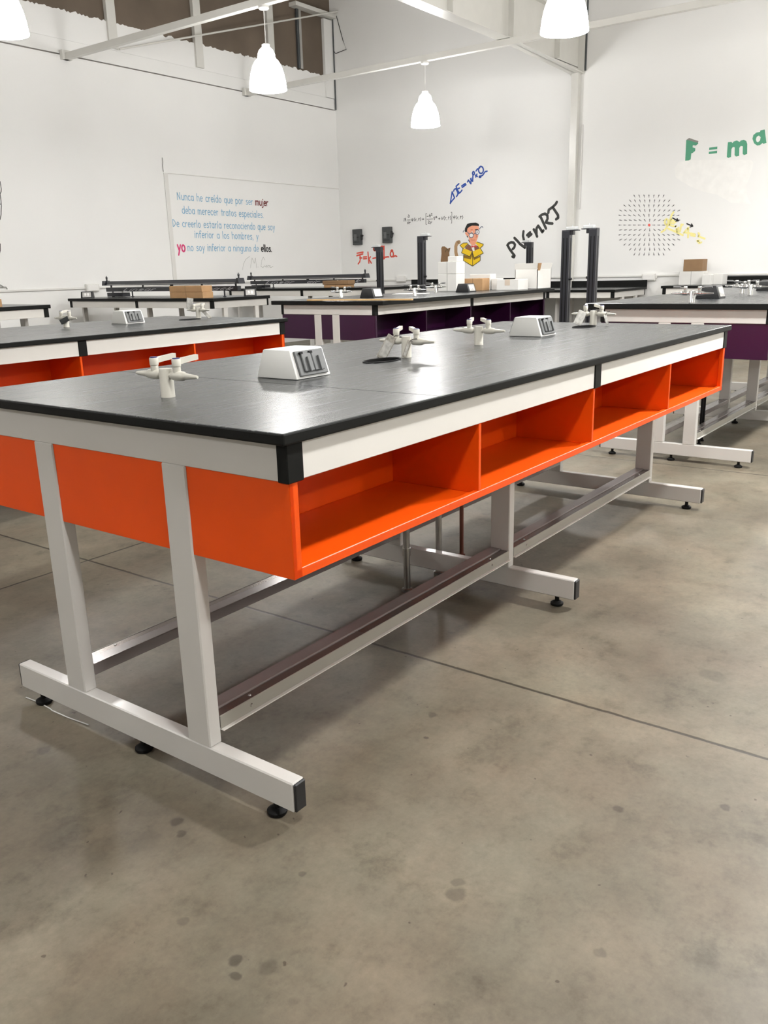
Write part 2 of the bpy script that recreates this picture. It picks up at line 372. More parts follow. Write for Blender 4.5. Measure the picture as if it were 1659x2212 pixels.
ART_ENERGY_BLUE = [[(6.837,2.222),(6.815,2.326),(6.8,2.402)],[(6.8,2.402),(6.753,2.303)],[(6.753,2.303),(6.801,2.263),(6.831,2.231)],[(6.77,2.41),(6.758,2.437),(6.729,2.445),(6.696,2.395),(6.687,2.356),(6.717,2.32)],[(6.723,2.482),(6.669,2.517)],[(6.705,2.434),(6.658,2.449)],[(6.693,2.361),(6.64,2.381),(6.61,2.413)],[(6.723,2.482),(6.699,2.424),(6.658,2.373)],[(6.616,2.479),(6.546,2.512)],[(6.605,2.455),(6.534,2.492)],[(6.505,2.533),(6.488,2.56),(6.441,2.5)],[(6.441,2.5),(6.436,2.584)],[(6.448,2.575),(6.407,2.535)],[(6.407,2.535),(6.402,2.628)],[(6.374,2.655),(6.376,2.645),(6.381,2.637),(6.388,2.633),(6.396,2.633),(6.404,2.639),(6.409,2.648),(6.411,2.658),(6.409,2.669),(6.404,2.677),(6.397,2.681),(6.389,2.68),(6.381,2.675),(6.376,2.666),(6.374,2.655)],[(6.356,2.624),(6.319,2.601)],[(6.327,2.638),(6.35,2.596)],[(6.208,2.691),(6.212,2.668),(6.225,2.65),(6.243,2.641),(6.263,2.643),(6.281,2.655),(6.294,2.675),(6.299,2.698),(6.295,2.721),(6.282,2.739),(6.264,2.748),(6.244,2.746),(6.225,2.734),(6.213,2.714),(6.208,2.691)],[(6.344,2.688),(6.322,2.714),(6.288,2.721),(6.259,2.751)],[(6.287,2.591),(6.219,2.613),(6.179,2.661),(6.14,2.667)],[(6.254,2.593),(6.255,2.588),(6.26,2.585),(6.266,2.583),(6.273,2.583),(6.279,2.586),(6.284,2.59),(6.286,2.595),(6.284,2.6),(6.28,2.604),(6.273,2.605),(6.266,2.605),(6.26,2.602),(6.255,2.598),(6.254,2.593)]]
ART_WAVE_BLACK = [[(7.782,2.018),(7.789,1.988)],[(7.782,2.035),(7.779,2.029)],[(7.758,2.042),(7.763,1.987)],[(7.762,2.007),(7.746,2.016),(7.74,1.986)],[(7.769,2.025),(7.746,2.03)],[(7.671,2.055),(7.673,2.049),(7.676,2.044),(7.682,2.042),(7.687,2.042),(7.693,2.045),(7.696,2.05),(7.697,2.056),(7.696,2.062),(7.692,2.067),(7.687,2.069),(7.681,2.069),(7.676,2.066),(7.672,2.061),(7.671,2.055)],[(7.671,2.061),(7.673,2.083),(7.69,2.09)],[(7.714,2.005),(7.649,2.003)],[(7.69,1.953),(7.691,1.947),(7.695,1.942),(7.7,1.94),(7.705,1.94),(7.709,1.943),(7.712,1.948),(7.713,1.954),(7.712,1.96),(7.709,1.965),(7.704,1.968),(7.699,1.967),(7.694,1.964),(7.691,1.959),(7.69,1.953)],[(7.691,1.958),(7.695,1.979)],[(7.659,1.974),(7.669,1.937)],[(7.676,1.962),(7.646,1.965)],[(7.629,2.021),(7.621,1.995),(7.598,1.994),(7.587,2.018)],[(7.608,2.026),(7.611,1.977)],[(7.554,2.035),(7.571,2.007),(7.56,1.98)],[(7.537,2.013),(7.543,1.984)],[(7.54,2.002),(7.525,2.012)],[(7.506,1.981),(7.51,1.974)],[(7.47,2.024),(7.477,1.983)],[(7.483,2.009),(7.457,2.012)],[(7.444,2.033),(7.428,2.005),(7.445,1.978)],[(7.4,2.007),(7.369,2.007)],[(7.4,1.994),(7.369,1.994)],[(7.311,2.088),(7.326,2.089),(7.328,1.915),(7.313,1.914)],[(7.305,2.043),(7.27,2.044)],[(7.247,2.075),(7.253,2.029)],[(7.251,2.045),(7.235,2.054),(7.23,2.027)],[(7.259,2.059),(7.235,2.063)],[(7.22,2.082),(7.207,2.089),(7.199,2.077),(7.218,2.055),(7.195,2.056)],[(7.306,1.996),(7.187,1.995)],[(7.281,1.961),(7.266,1.972),(7.255,1.958),(7.282,1.929),(7.25,1.928)],[(7.231,1.955),(7.239,1.913)],[(7.231,1.935),(7.219,1.932),(7.207,1.959)],[(7.171,2.021),(7.136,2.024)],[(7.168,2.021),(7.156,1.978)],[(7.136,2.024),(7.156,1.978)],[(7.126,2.028),(7.112,2.035),(7.105,2.023),(7.122,2.008),(7.101,2.009)],[(7.076,1.992),(7.039,1.994)],[(7.057,2.008),(7.057,1.975)],[(7.01,2.018),(7.001,1.972),(6.976,2.021)],[(6.95,2.026),(6.965,1.996),(6.952,1.964)],[(6.934,2.004),(6.937,1.975)],[(6.935,1.996),(6.919,2.005)],[(6.904,1.971),(6.908,1.963)],[(6.867,2.02),(6.873,1.973)],[(6.88,2.001),(6.855,2.004)],[(6.841,2.025),(6.826,1.993),(6.84,1.963)],[(6.821,2.08),(6.806,2.08),(6.809,1.91),(6.821,1.91)],[(6.781,2.015),(6.774,1.991),(6.751,1.991),(6.741,2.018)],[(6.759,2.026),(6.763,1.97)],[(6.715,2.023),(6.729,1.997),(6.717,1.967)],[(6.698,2.001),(6.702,1.971)],[(6.699,1.993),(6.683,2.002)],[(6.667,1.97),(6.671,1.963)],[(6.63,2.014),(6.637,1.971)],[(6.646,2.),(6.615,2.001)],[(6.604,2.022),(6.589,1.99),(6.604,1.96)]]
ART_GAS_LAW = [[(5.747,1.513),(5.712,1.455),(5.67,1.407),(5.62,1.352),(5.631,1.328),(5.66,1.339)],[(5.755,1.517),(5.731,1.544),(5.689,1.56),(5.644,1.555),(5.616,1.522),(5.626,1.48),(5.658,1.453)],[(5.628,1.625),(5.574,1.577),(5.523,1.526),(5.44,1.47)],[(5.44,1.47),(5.435,1.523),(5.459,1.587),(5.477,1.651),(5.469,1.72)],[(5.404,1.658),(5.353,1.698)],[(5.379,1.633),(5.328,1.669)],[(5.29,1.74),(5.256,1.69),(5.228,1.63)],[(5.239,1.662),(5.242,1.751),(5.215,1.791)],[(5.215,1.791),(5.174,1.741),(5.141,1.692),(5.122,1.715)],[(5.171,1.912),(5.129,1.835),(5.079,1.744)],[(5.195,1.927),(5.149,1.955),(5.102,1.963),(5.062,1.941),(5.056,1.886),(5.082,1.84)],[(5.082,1.834),(5.027,1.818),(4.972,1.812)],[(5.046,1.974),(5.041,2.017),(4.972,2.057),(4.927,2.094),(4.909,2.123)],[(4.968,2.043),(4.92,1.98),(4.882,1.931),(4.878,1.89),(4.912,1.872)]]
ART_FIELD_ARROWS = [([(3.859,1.929),(3.883,1.942)],[(3.88,1.949),(3.908,1.954),(3.887,1.934)]),([(3.866,1.865),(3.891,1.874)],[(3.889,1.882),(3.917,1.883),(3.894,1.866)]),([(3.85,1.8),(3.876,1.805)],[(3.875,1.814),(3.902,1.81),(3.877,1.797)]),([(3.857,1.736),(3.884,1.737)],[(3.884,1.746),(3.91,1.738),(3.883,1.728)]),([(3.843,1.671),(3.869,1.668)],[(3.871,1.676),(3.895,1.665),(3.867,1.659)]),([(3.851,1.606),(3.876,1.599)],[(3.88,1.608),(3.901,1.593),(3.873,1.591)]),([(3.838,1.54),(3.861,1.529)],[(3.866,1.537),(3.884,1.519),(3.856,1.522)]),([(3.803,1.99),(3.824,2.006)],[(3.819,2.012),(3.846,2.022),(3.83,2.)]),([(3.786,1.924),(3.809,1.938)],[(3.805,1.945),(3.832,1.951),(3.814,1.931)]),([(3.792,1.86),(3.817,1.87)],[(3.814,1.878),(3.842,1.88),(3.82,1.862)]),([(3.776,1.795),(3.802,1.801)],[(3.8,1.81),(3.828,1.807),(3.803,1.793)]),([(3.783,1.732),(3.809,1.733)],[(3.81,1.742),(3.836,1.735),(3.809,1.725)]),([(3.769,1.668),(3.794,1.664)],[(3.797,1.673),(3.82,1.661),(3.792,1.656)]),([(3.778,1.604),(3.802,1.596)],[(3.805,1.604),(3.826,1.588),(3.798,1.588)]),([(3.765,1.538),(3.786,1.526)],[(3.792,1.534),(3.808,1.515),(3.781,1.519)]),([(3.774,1.472),(3.794,1.458)],[(3.8,1.465),(3.813,1.443),(3.787,1.451)]),([(3.726,2.049),(3.743,2.068)],[(3.736,2.073),(3.76,2.088),(3.75,2.064)]),([(3.731,1.984),(3.75,2.002)],[(3.744,2.007),(3.77,2.02),(3.757,1.996)]),([(3.714,1.918),(3.736,1.934)],[(3.73,1.94),(3.757,1.949),(3.741,1.927)]),([(3.719,1.854),(3.743,1.866)],[(3.739,1.874),(3.767,1.878),(3.747,1.859)]),([(3.703,1.79),(3.728,1.798)],[(3.726,1.806),(3.754,1.805),(3.73,1.789)]),([(3.709,1.729),(3.735,1.73)],[(3.736,1.738),(3.762,1.731),(3.735,1.721)]),([(3.695,1.666),(3.72,1.661)],[(3.723,1.669),(3.745,1.656),(3.717,1.652)]),([(3.705,1.602),(3.727,1.593)],[(3.732,1.601),(3.75,1.583),(3.723,1.585)]),([(3.692,1.537),(3.712,1.523)],[(3.718,1.531),(3.732,1.509),(3.706,1.516)]),([(3.701,1.471),(3.719,1.455)],[(3.726,1.461),(3.737,1.439),(3.712,1.449)]),([(3.689,1.404),(3.704,1.386)],[(3.711,1.391),(3.719,1.367),(3.696,1.38)]),([(3.672,2.11),(3.685,2.131)],[(3.677,2.135),(3.698,2.153),(3.693,2.128)]),([(3.656,2.043),(3.67,2.064)],[(3.662,2.068),(3.684,2.085),(3.678,2.06)]),([(3.66,1.978),(3.677,1.997)],[(3.67,2.002),(3.694,2.017),(3.684,1.993)]),([(3.643,1.911),(3.662,1.93)],[(3.656,1.935),(3.681,1.948),(3.669,1.924)]),([(3.647,1.848),(3.67,1.862)],[(3.665,1.869),(3.692,1.877),(3.674,1.856)]),([(3.63,1.785),(3.655,1.794)],[(3.652,1.802),(3.68,1.803),(3.657,1.786)]),([(3.636,1.725),(3.662,1.726)],[(3.662,1.735),(3.688,1.728),(3.661,1.718)]),([(3.623,1.664),(3.647,1.657)],[(3.65,1.666),(3.671,1.651),(3.643,1.649)]),([(3.633,1.602),(3.654,1.589)],[(3.659,1.597),(3.675,1.577),(3.648,1.582)]),([(3.621,1.537),(3.638,1.52)],[(3.645,1.527),(3.655,1.504),(3.631,1.514)]),([(3.63,1.471),(3.645,1.452)],[(3.653,1.458),(3.66,1.433),(3.637,1.447)]),([(3.618,1.404),(3.63,1.383)],[(3.638,1.388),(3.642,1.362),(3.621,1.378)]),([(3.626,1.336),(3.637,1.315)],[(3.645,1.319),(3.647,1.293),(3.628,1.31)]),([(3.602,2.104),(3.612,2.127)],[(3.604,2.129),(3.622,2.15),(3.62,2.125)]),([(3.587,2.037),(3.597,2.059)],[(3.589,2.062),(3.607,2.082),(3.605,2.057)]),([(3.591,1.971),(3.604,1.993)],[(3.596,1.997),(3.617,2.015),(3.612,1.99)]),([(3.574,1.905),(3.589,1.926)],[(3.582,1.93),(3.604,1.946),(3.597,1.921)]),([(3.577,1.841),(3.597,1.859)],[(3.591,1.865),(3.616,1.876),(3.603,1.853)]),([(3.558,1.778),(3.582,1.791)],[(3.578,1.798),(3.605,1.803),(3.586,1.783)]),([(3.563,1.722),(3.589,1.723)],[(3.589,1.731),(3.615,1.724),(3.588,1.714)]),([(3.551,1.664),(3.574,1.654)],[(3.578,1.662),(3.596,1.644),(3.569,1.646)]),([(3.563,1.602),(3.58,1.586)],[(3.587,1.592),(3.598,1.57),(3.573,1.58)]),([(3.552,1.537),(3.565,1.517)],[(3.573,1.522),(3.577,1.497),(3.557,1.512)]),([(3.561,1.47),(3.572,1.449)],[(3.58,1.454),(3.582,1.428),(3.563,1.445)]),([(3.548,1.403),(3.556,1.381)],[(3.565,1.384),(3.564,1.358),(3.547,1.377)]),([(3.556,1.335),(3.563,1.312)],[(3.572,1.315),(3.57,1.289),(3.554,1.309)]),([(3.534,2.099),(3.54,2.122)],[(3.531,2.123),(3.546,2.145),(3.549,2.121)]),([(3.519,2.031),(3.525,2.055)],[(3.516,2.056),(3.531,2.078),(3.534,2.054)]),([(3.524,1.966),(3.532,1.989)],[(3.523,1.991),(3.54,2.012),(3.54,1.987)]),([(3.508,1.898),(3.517,1.922)],[(3.508,1.923),(3.525,1.945),(3.525,1.92)]),([(3.511,1.833),(3.524,1.855)],[(3.516,1.859),(3.537,1.877),(3.532,1.852)]),([(3.491,1.769),(3.509,1.787)],[(3.503,1.793),(3.527,1.806),(3.516,1.782)]),([(3.491,1.718),(3.516,1.719)],[(3.517,1.728),(3.542,1.721),(3.516,1.711)]),([(3.485,1.667),(3.501,1.65)],[(3.508,1.656),(3.517,1.633),(3.494,1.644)]),([(3.496,1.603),(3.507,1.583)],[(3.515,1.587),(3.518,1.562),(3.499,1.578)]),([(3.486,1.537),(3.492,1.514)],[(3.501,1.517),(3.498,1.491),(3.483,1.511)]),([(3.493,1.47),(3.498,1.447)],[(3.507,1.449),(3.503,1.424),(3.489,1.444)]),([(3.48,1.402),(3.483,1.378)],[(3.492,1.38),(3.486,1.354),(3.474,1.376)]),([(3.487,1.334),(3.49,1.31)],[(3.499,1.312),(3.493,1.286),(3.481,1.308)]),([(3.466,2.094),(3.468,2.117)],[(3.459,2.117),(3.47,2.141),(3.477,2.118)]),([(3.452,2.027),(3.453,2.05)],[(3.444,2.05),(3.454,2.074),(3.462,2.051)]),([(3.458,1.961),(3.46,1.985)],[(3.451,1.984),(3.461,2.008),(3.469,1.985)]),([(3.444,1.894),(3.444,1.917)],[(3.435,1.917),(3.445,1.941),(3.454,1.918)]),([(3.449,1.828),(3.451,1.851)],[(3.442,1.851),(3.453,1.875),(3.46,1.852)]),([(3.437,1.76),(3.436,1.784)],[(3.427,1.783),(3.435,1.807),(3.445,1.785)]),([(3.431,1.67),(3.427,1.646)],[(3.436,1.646),(3.423,1.622),(3.418,1.647)]),([(3.435,1.603),(3.434,1.579)],[(3.443,1.58),(3.433,1.555),(3.425,1.579)]),([(3.421,1.535),(3.419,1.511)],[(3.428,1.511),(3.416,1.487),(3.41,1.511)]),([(3.427,1.468),(3.426,1.444)],[(3.435,1.444),(3.424,1.42),(3.416,1.444)]),([(3.412,1.4),(3.41,1.376)],[(3.419,1.376),(3.408,1.352),(3.401,1.376)]),([(3.418,1.332),(3.417,1.308)],[(3.426,1.308),(3.416,1.284),(3.408,1.308)]),([(3.399,2.09),(3.397,2.112)],[(3.388,2.111),(3.394,2.135),(3.405,2.114)]),([(3.385,2.023),(3.381,2.046)],[(3.373,2.043),(3.377,2.068),(3.39,2.048)]),([(3.392,1.958),(3.388,1.98)],[(3.379,1.978),(3.384,2.003),(3.397,1.983)]),([(3.38,1.892),(3.373,1.913)],[(3.364,1.91),(3.365,1.935),(3.381,1.917)]),([(3.388,1.827),(3.379,1.847)],[(3.371,1.843),(3.37,1.868),(3.387,1.851)]),([(3.381,1.765),(3.363,1.78)],[(3.357,1.773),(3.346,1.795),(3.37,1.786)]),([(3.395,1.713),(3.369,1.712)],[(3.369,1.704),(3.344,1.711),(3.37,1.721)]),([(3.374,1.66),(3.355,1.644)],[(3.36,1.638),(3.335,1.627),(3.349,1.65)]),([(3.374,1.598),(3.362,1.576)],[(3.37,1.573),(3.349,1.554),(3.354,1.58)]),([(3.357,1.531),(3.347,1.509)],[(3.355,1.506),(3.336,1.486),(3.338,1.511)]),([(3.361,1.465),(3.353,1.441)],[(3.362,1.44),(3.346,1.418),(3.345,1.443)]),([(3.345,1.397),(3.338,1.373)],[(3.347,1.372),(3.331,1.35),(3.329,1.375)]),([(3.35,1.33),(3.345,1.306)],[(3.354,1.305),(3.339,1.282),(3.336,1.307)]),([(3.332,2.086),(3.326,2.108)],[(3.317,2.105),(3.319,2.129),(3.334,2.111)]),([(3.319,2.02),(3.31,2.041)],[(3.302,2.037),(3.302,2.062),(3.319,2.045)]),([(3.326,1.955),(3.317,1.976)],[(3.309,1.972),(3.307,1.996),(3.325,1.98)]),([(3.315,1.891),(3.301,1.909)],[(3.294,1.904),(3.288,1.927),(3.309,1.914)]),([(3.324,1.827),(3.308,1.843)],[(3.301,1.837),(3.291,1.859),(3.314,1.849)]),([(3.314,1.767),(3.292,1.776)],[(3.288,1.768),(3.27,1.785),(3.296,1.783)]),([(3.323,1.71),(3.298,1.709)],[(3.298,1.7),(3.273,1.708),(3.299,1.717)]),([(3.307,1.652),(3.283,1.641)],[(3.287,1.633),(3.26,1.63),(3.28,1.648)]),([(3.309,1.592),(3.29,1.574)],[(3.296,1.568),(3.271,1.556),(3.284,1.579)]),([(3.291,1.526),(3.275,1.506)],[(3.282,1.501),(3.259,1.486),(3.268,1.511)]),([(3.294,1.461),(3.281,1.439)],[(3.289,1.436),(3.269,1.417),(3.274,1.442)]),([(3.278,1.393),(3.266,1.371)],[(3.274,1.368),(3.255,1.349),(3.258,1.374)]),([(3.282,1.327),(3.273,1.304)],[(3.281,1.301),(3.264,1.281),(3.264,1.306)]),([(3.265,2.083),(3.255,2.103)],[(3.247,2.099),(3.246,2.123),(3.263,2.107)]),([(3.252,2.018),(3.24,2.037)],[(3.232,2.032),(3.228,2.056),(3.248,2.041)]),([(3.26,1.954),(3.246,1.971)],[(3.239,1.966),(3.233,1.989),(3.254,1.977)]),([(3.248,1.889),(3.231,1.905)],[(3.224,1.898),(3.214,1.92),(3.237,1.911)]),([(3.257,1.827),(3.237,1.839)],[(3.231,1.832),(3.217,1.851),(3.242,1.846)]),([(3.245,1.766),(3.222,1.772)],[(3.218,1.764),(3.198,1.778),(3.225,1.78)]),([(3.253,1.707),(3.228,1.705)],[(3.227,1.697),(3.203,1.704),(3.228,1.714)]),([(3.237,1.646),(3.212,1.638)],[(3.215,1.63),(3.188,1.629),(3.21,1.646)]),([(3.24,1.585),(3.219,1.571)],[(3.223,1.564),(3.197,1.557),(3.214,1.578)]),([(3.223,1.521),(3.204,1.503)],[(3.21,1.498),(3.185,1.486),(3.198,1.509)]),([(3.226,1.456),(3.21,1.437)],[(3.217,1.432),(3.194,1.417),(3.203,1.441)]),([(3.21,1.39),(3.195,1.369)],[(3.202,1.365),(3.181,1.348),(3.188,1.373)]),([(3.214,1.323),(3.202,1.302)],[(3.209,1.298),(3.189,1.28),(3.194,1.305)]),([(3.185,2.015),(3.17,2.032)],[(3.163,2.026),(3.156,2.049),(3.177,2.038)]),([(3.192,1.952),(3.176,1.967)],[(3.169,1.961),(3.16,1.983),(3.183,1.973)]),([(3.18,1.888),(3.161,1.901)],[(3.155,1.894),(3.142,1.913),(3.167,1.908)]),([(3.188,1.826),(3.167,1.835)],[(3.162,1.827),(3.145,1.844),(3.171,1.843)]),([(3.171,1.58),(3.148,1.568)],[(3.152,1.561),(3.126,1.557),(3.145,1.576)]),([(3.154,1.516),(3.133,1.501)],[(3.138,1.494),(3.112,1.486),(3.129,1.508)]),([(3.158,1.452),(3.14,1.434)],[(3.146,1.428),(3.121,1.417),(3.134,1.44)]),([(3.142,1.386),(3.124,1.367)],[(3.131,1.362),(3.107,1.348),(3.118,1.372)]),([(3.125,1.949),(3.107,1.963)],[(3.101,1.956),(3.089,1.976),(3.113,1.97)]),([(3.112,1.886),(3.091,1.896)],[(3.086,1.889),(3.071,1.907),(3.096,1.904)]),([(3.119,1.824),(3.097,1.831)],[(3.093,1.823),(3.075,1.839),(3.101,1.839)]),([(3.106,1.761),(3.082,1.764)],[(3.08,1.756),(3.058,1.768),(3.084,1.773)]),([(3.102,1.575),(3.079,1.566)],[(3.081,1.558),(3.055,1.556),(3.076,1.573)]),([(3.086,1.511),(3.063,1.498)],[(3.067,1.491),(3.041,1.486),(3.059,1.505)]),([(3.09,1.447),(3.07,1.432)],[(3.075,1.425),(3.049,1.416),(3.064,1.438)]),([(3.043,1.883),(3.022,1.892)],[(3.018,1.885),(3.001,1.901),(3.027,1.9)]),([(3.051,1.821),(3.028,1.827)],[(3.025,1.819),(3.005,1.833),(3.031,1.835)]),([(3.037,1.758),(3.013,1.761)],[(3.011,1.753),(2.989,1.763),(3.015,1.769)]),([(3.033,1.571),(3.009,1.563)],[(3.011,1.555),(2.985,1.554),(3.007,1.571)]),([(3.017,1.507),(2.994,1.496)],[(2.997,1.488),(2.971,1.485),(2.991,1.503)])]
ART_FIELD_DOT = [(3.42,1.715),(3.422,1.705),(3.428,1.698),(3.438,1.696),(3.447,1.699),(3.455,1.707),(3.458,1.716),(3.456,1.726),(3.45,1.733),(3.44,1.735),(3.431,1.732),(3.423,1.725)]
ART_GAUSS_YELLOW = [[(3.097,1.874),(3.12,1.842),(3.137,1.776),(3.167,1.694),(3.207,1.637),(3.254,1.61)],[(3.163,1.744),(3.164,1.727),(3.17,1.713),(3.18,1.706),(3.191,1.706),(3.201,1.715),(3.209,1.729),(3.213,1.747),(3.211,1.764),(3.205,1.778),(3.196,1.785),(3.185,1.784),(3.174,1.776),(3.167,1.762),(3.163,1.744)],[(3.138,1.701),(3.119,1.775)],[(3.119,1.775),(3.058,1.735)],[(3.128,1.738),(3.083,1.719)],[(3.138,1.701),(3.08,1.682)],[(3.056,1.682),(3.052,1.679)],[(3.011,1.662),(3.019,1.595)],[(3.012,1.62),(3.013,1.609),(3.017,1.601),(3.024,1.596),(3.032,1.597),(3.039,1.602),(3.045,1.611),(3.047,1.622),(3.046,1.633),(3.042,1.641),(3.035,1.646),(3.028,1.645),(3.02,1.64),(3.015,1.631),(3.012,1.62)],[(2.975,1.702),(2.985,1.611)],[(2.969,1.685),(2.953,1.7)],[(2.932,1.587),(2.872,1.655),(2.866,1.522)],[(2.915,1.591),(2.853,1.58)],[(2.832,1.575),(2.77,1.557)],[(2.831,1.55),(2.773,1.535)],[(2.725,1.574),(2.711,1.557),(2.717,1.533)],[(2.721,1.529),(2.634,1.496)],[(2.704,1.474),(2.734,1.471),(2.702,1.437),(2.677,1.449)],[(3.16,1.656),(3.078,1.619),(2.942,1.555)]]
ART_GAUSS_ARROWS = [[(3.103,1.795),(3.022,1.754)],[(3.039,1.783),(3.02,1.753),(3.056,1.751)],[(2.897,1.708),(2.813,1.671)],[(2.831,1.701),(2.811,1.67),(2.847,1.661)]]
ART_GREEN = [[(2.982,2.547),(2.987,2.815),(2.942,2.803),(2.822,2.76),(2.817,2.752),(2.849,2.73),(2.891,2.739),(2.893,2.712),(2.854,2.693),(2.854,2.661),(2.888,2.637),(2.904,2.634),(2.907,2.556),(2.935,2.546)],[(2.665,2.686),(2.558,2.688),(2.558,2.658),(2.666,2.655)],[(2.667,2.632),(2.557,2.636),(2.556,2.605),(2.666,2.603)],[(2.424,2.73),(2.375,2.73),(2.365,2.711),(2.348,2.732),(2.309,2.74),(2.272,2.719),(2.257,2.735),(2.219,2.74),(2.186,2.72),(2.171,2.684),(2.161,2.558),(2.202,2.548),(2.219,2.567),(2.225,2.659),(2.251,2.667),(2.269,2.645),(2.262,2.545),(2.303,2.539),(2.322,2.558),(2.329,2.658),(2.354,2.664),(2.37,2.639),(2.367,2.539),(2.402,2.53),(2.423,2.544)]]
ART_GREEN_A = [[(2.111,2.742),(2.103,2.787),(2.067,2.813),(2.022,2.816),(2.02,2.834),(1.967,2.84),(1.929,2.672),(1.97,2.665),(1.978,2.677),(2.007,2.653),(2.045,2.652),(2.086,2.684)],[(2.066,2.73),(2.059,2.76),(2.033,2.773),(2.008,2.751),(2.012,2.71),(2.037,2.691),(2.057,2.703)]]
ART_GREEN_SHADE = [[(2.987,2.815),(2.948,2.836),(2.818,2.783),(2.822,2.76),(2.942,2.803)]]
ART_PATCH = [(3.124,2.455),(3.099,2.34),(3.035,2.291),(2.875,2.195),(2.685,2.117),(2.534,2.075),(2.397,2.003),(2.32,1.951),(2.056,1.923),(2.111,2.016),(2.133,2.172),(2.084,2.323),(2.072,2.444),(2.106,2.477),(2.408,2.512),(2.902,2.547),(3.07,2.538)]
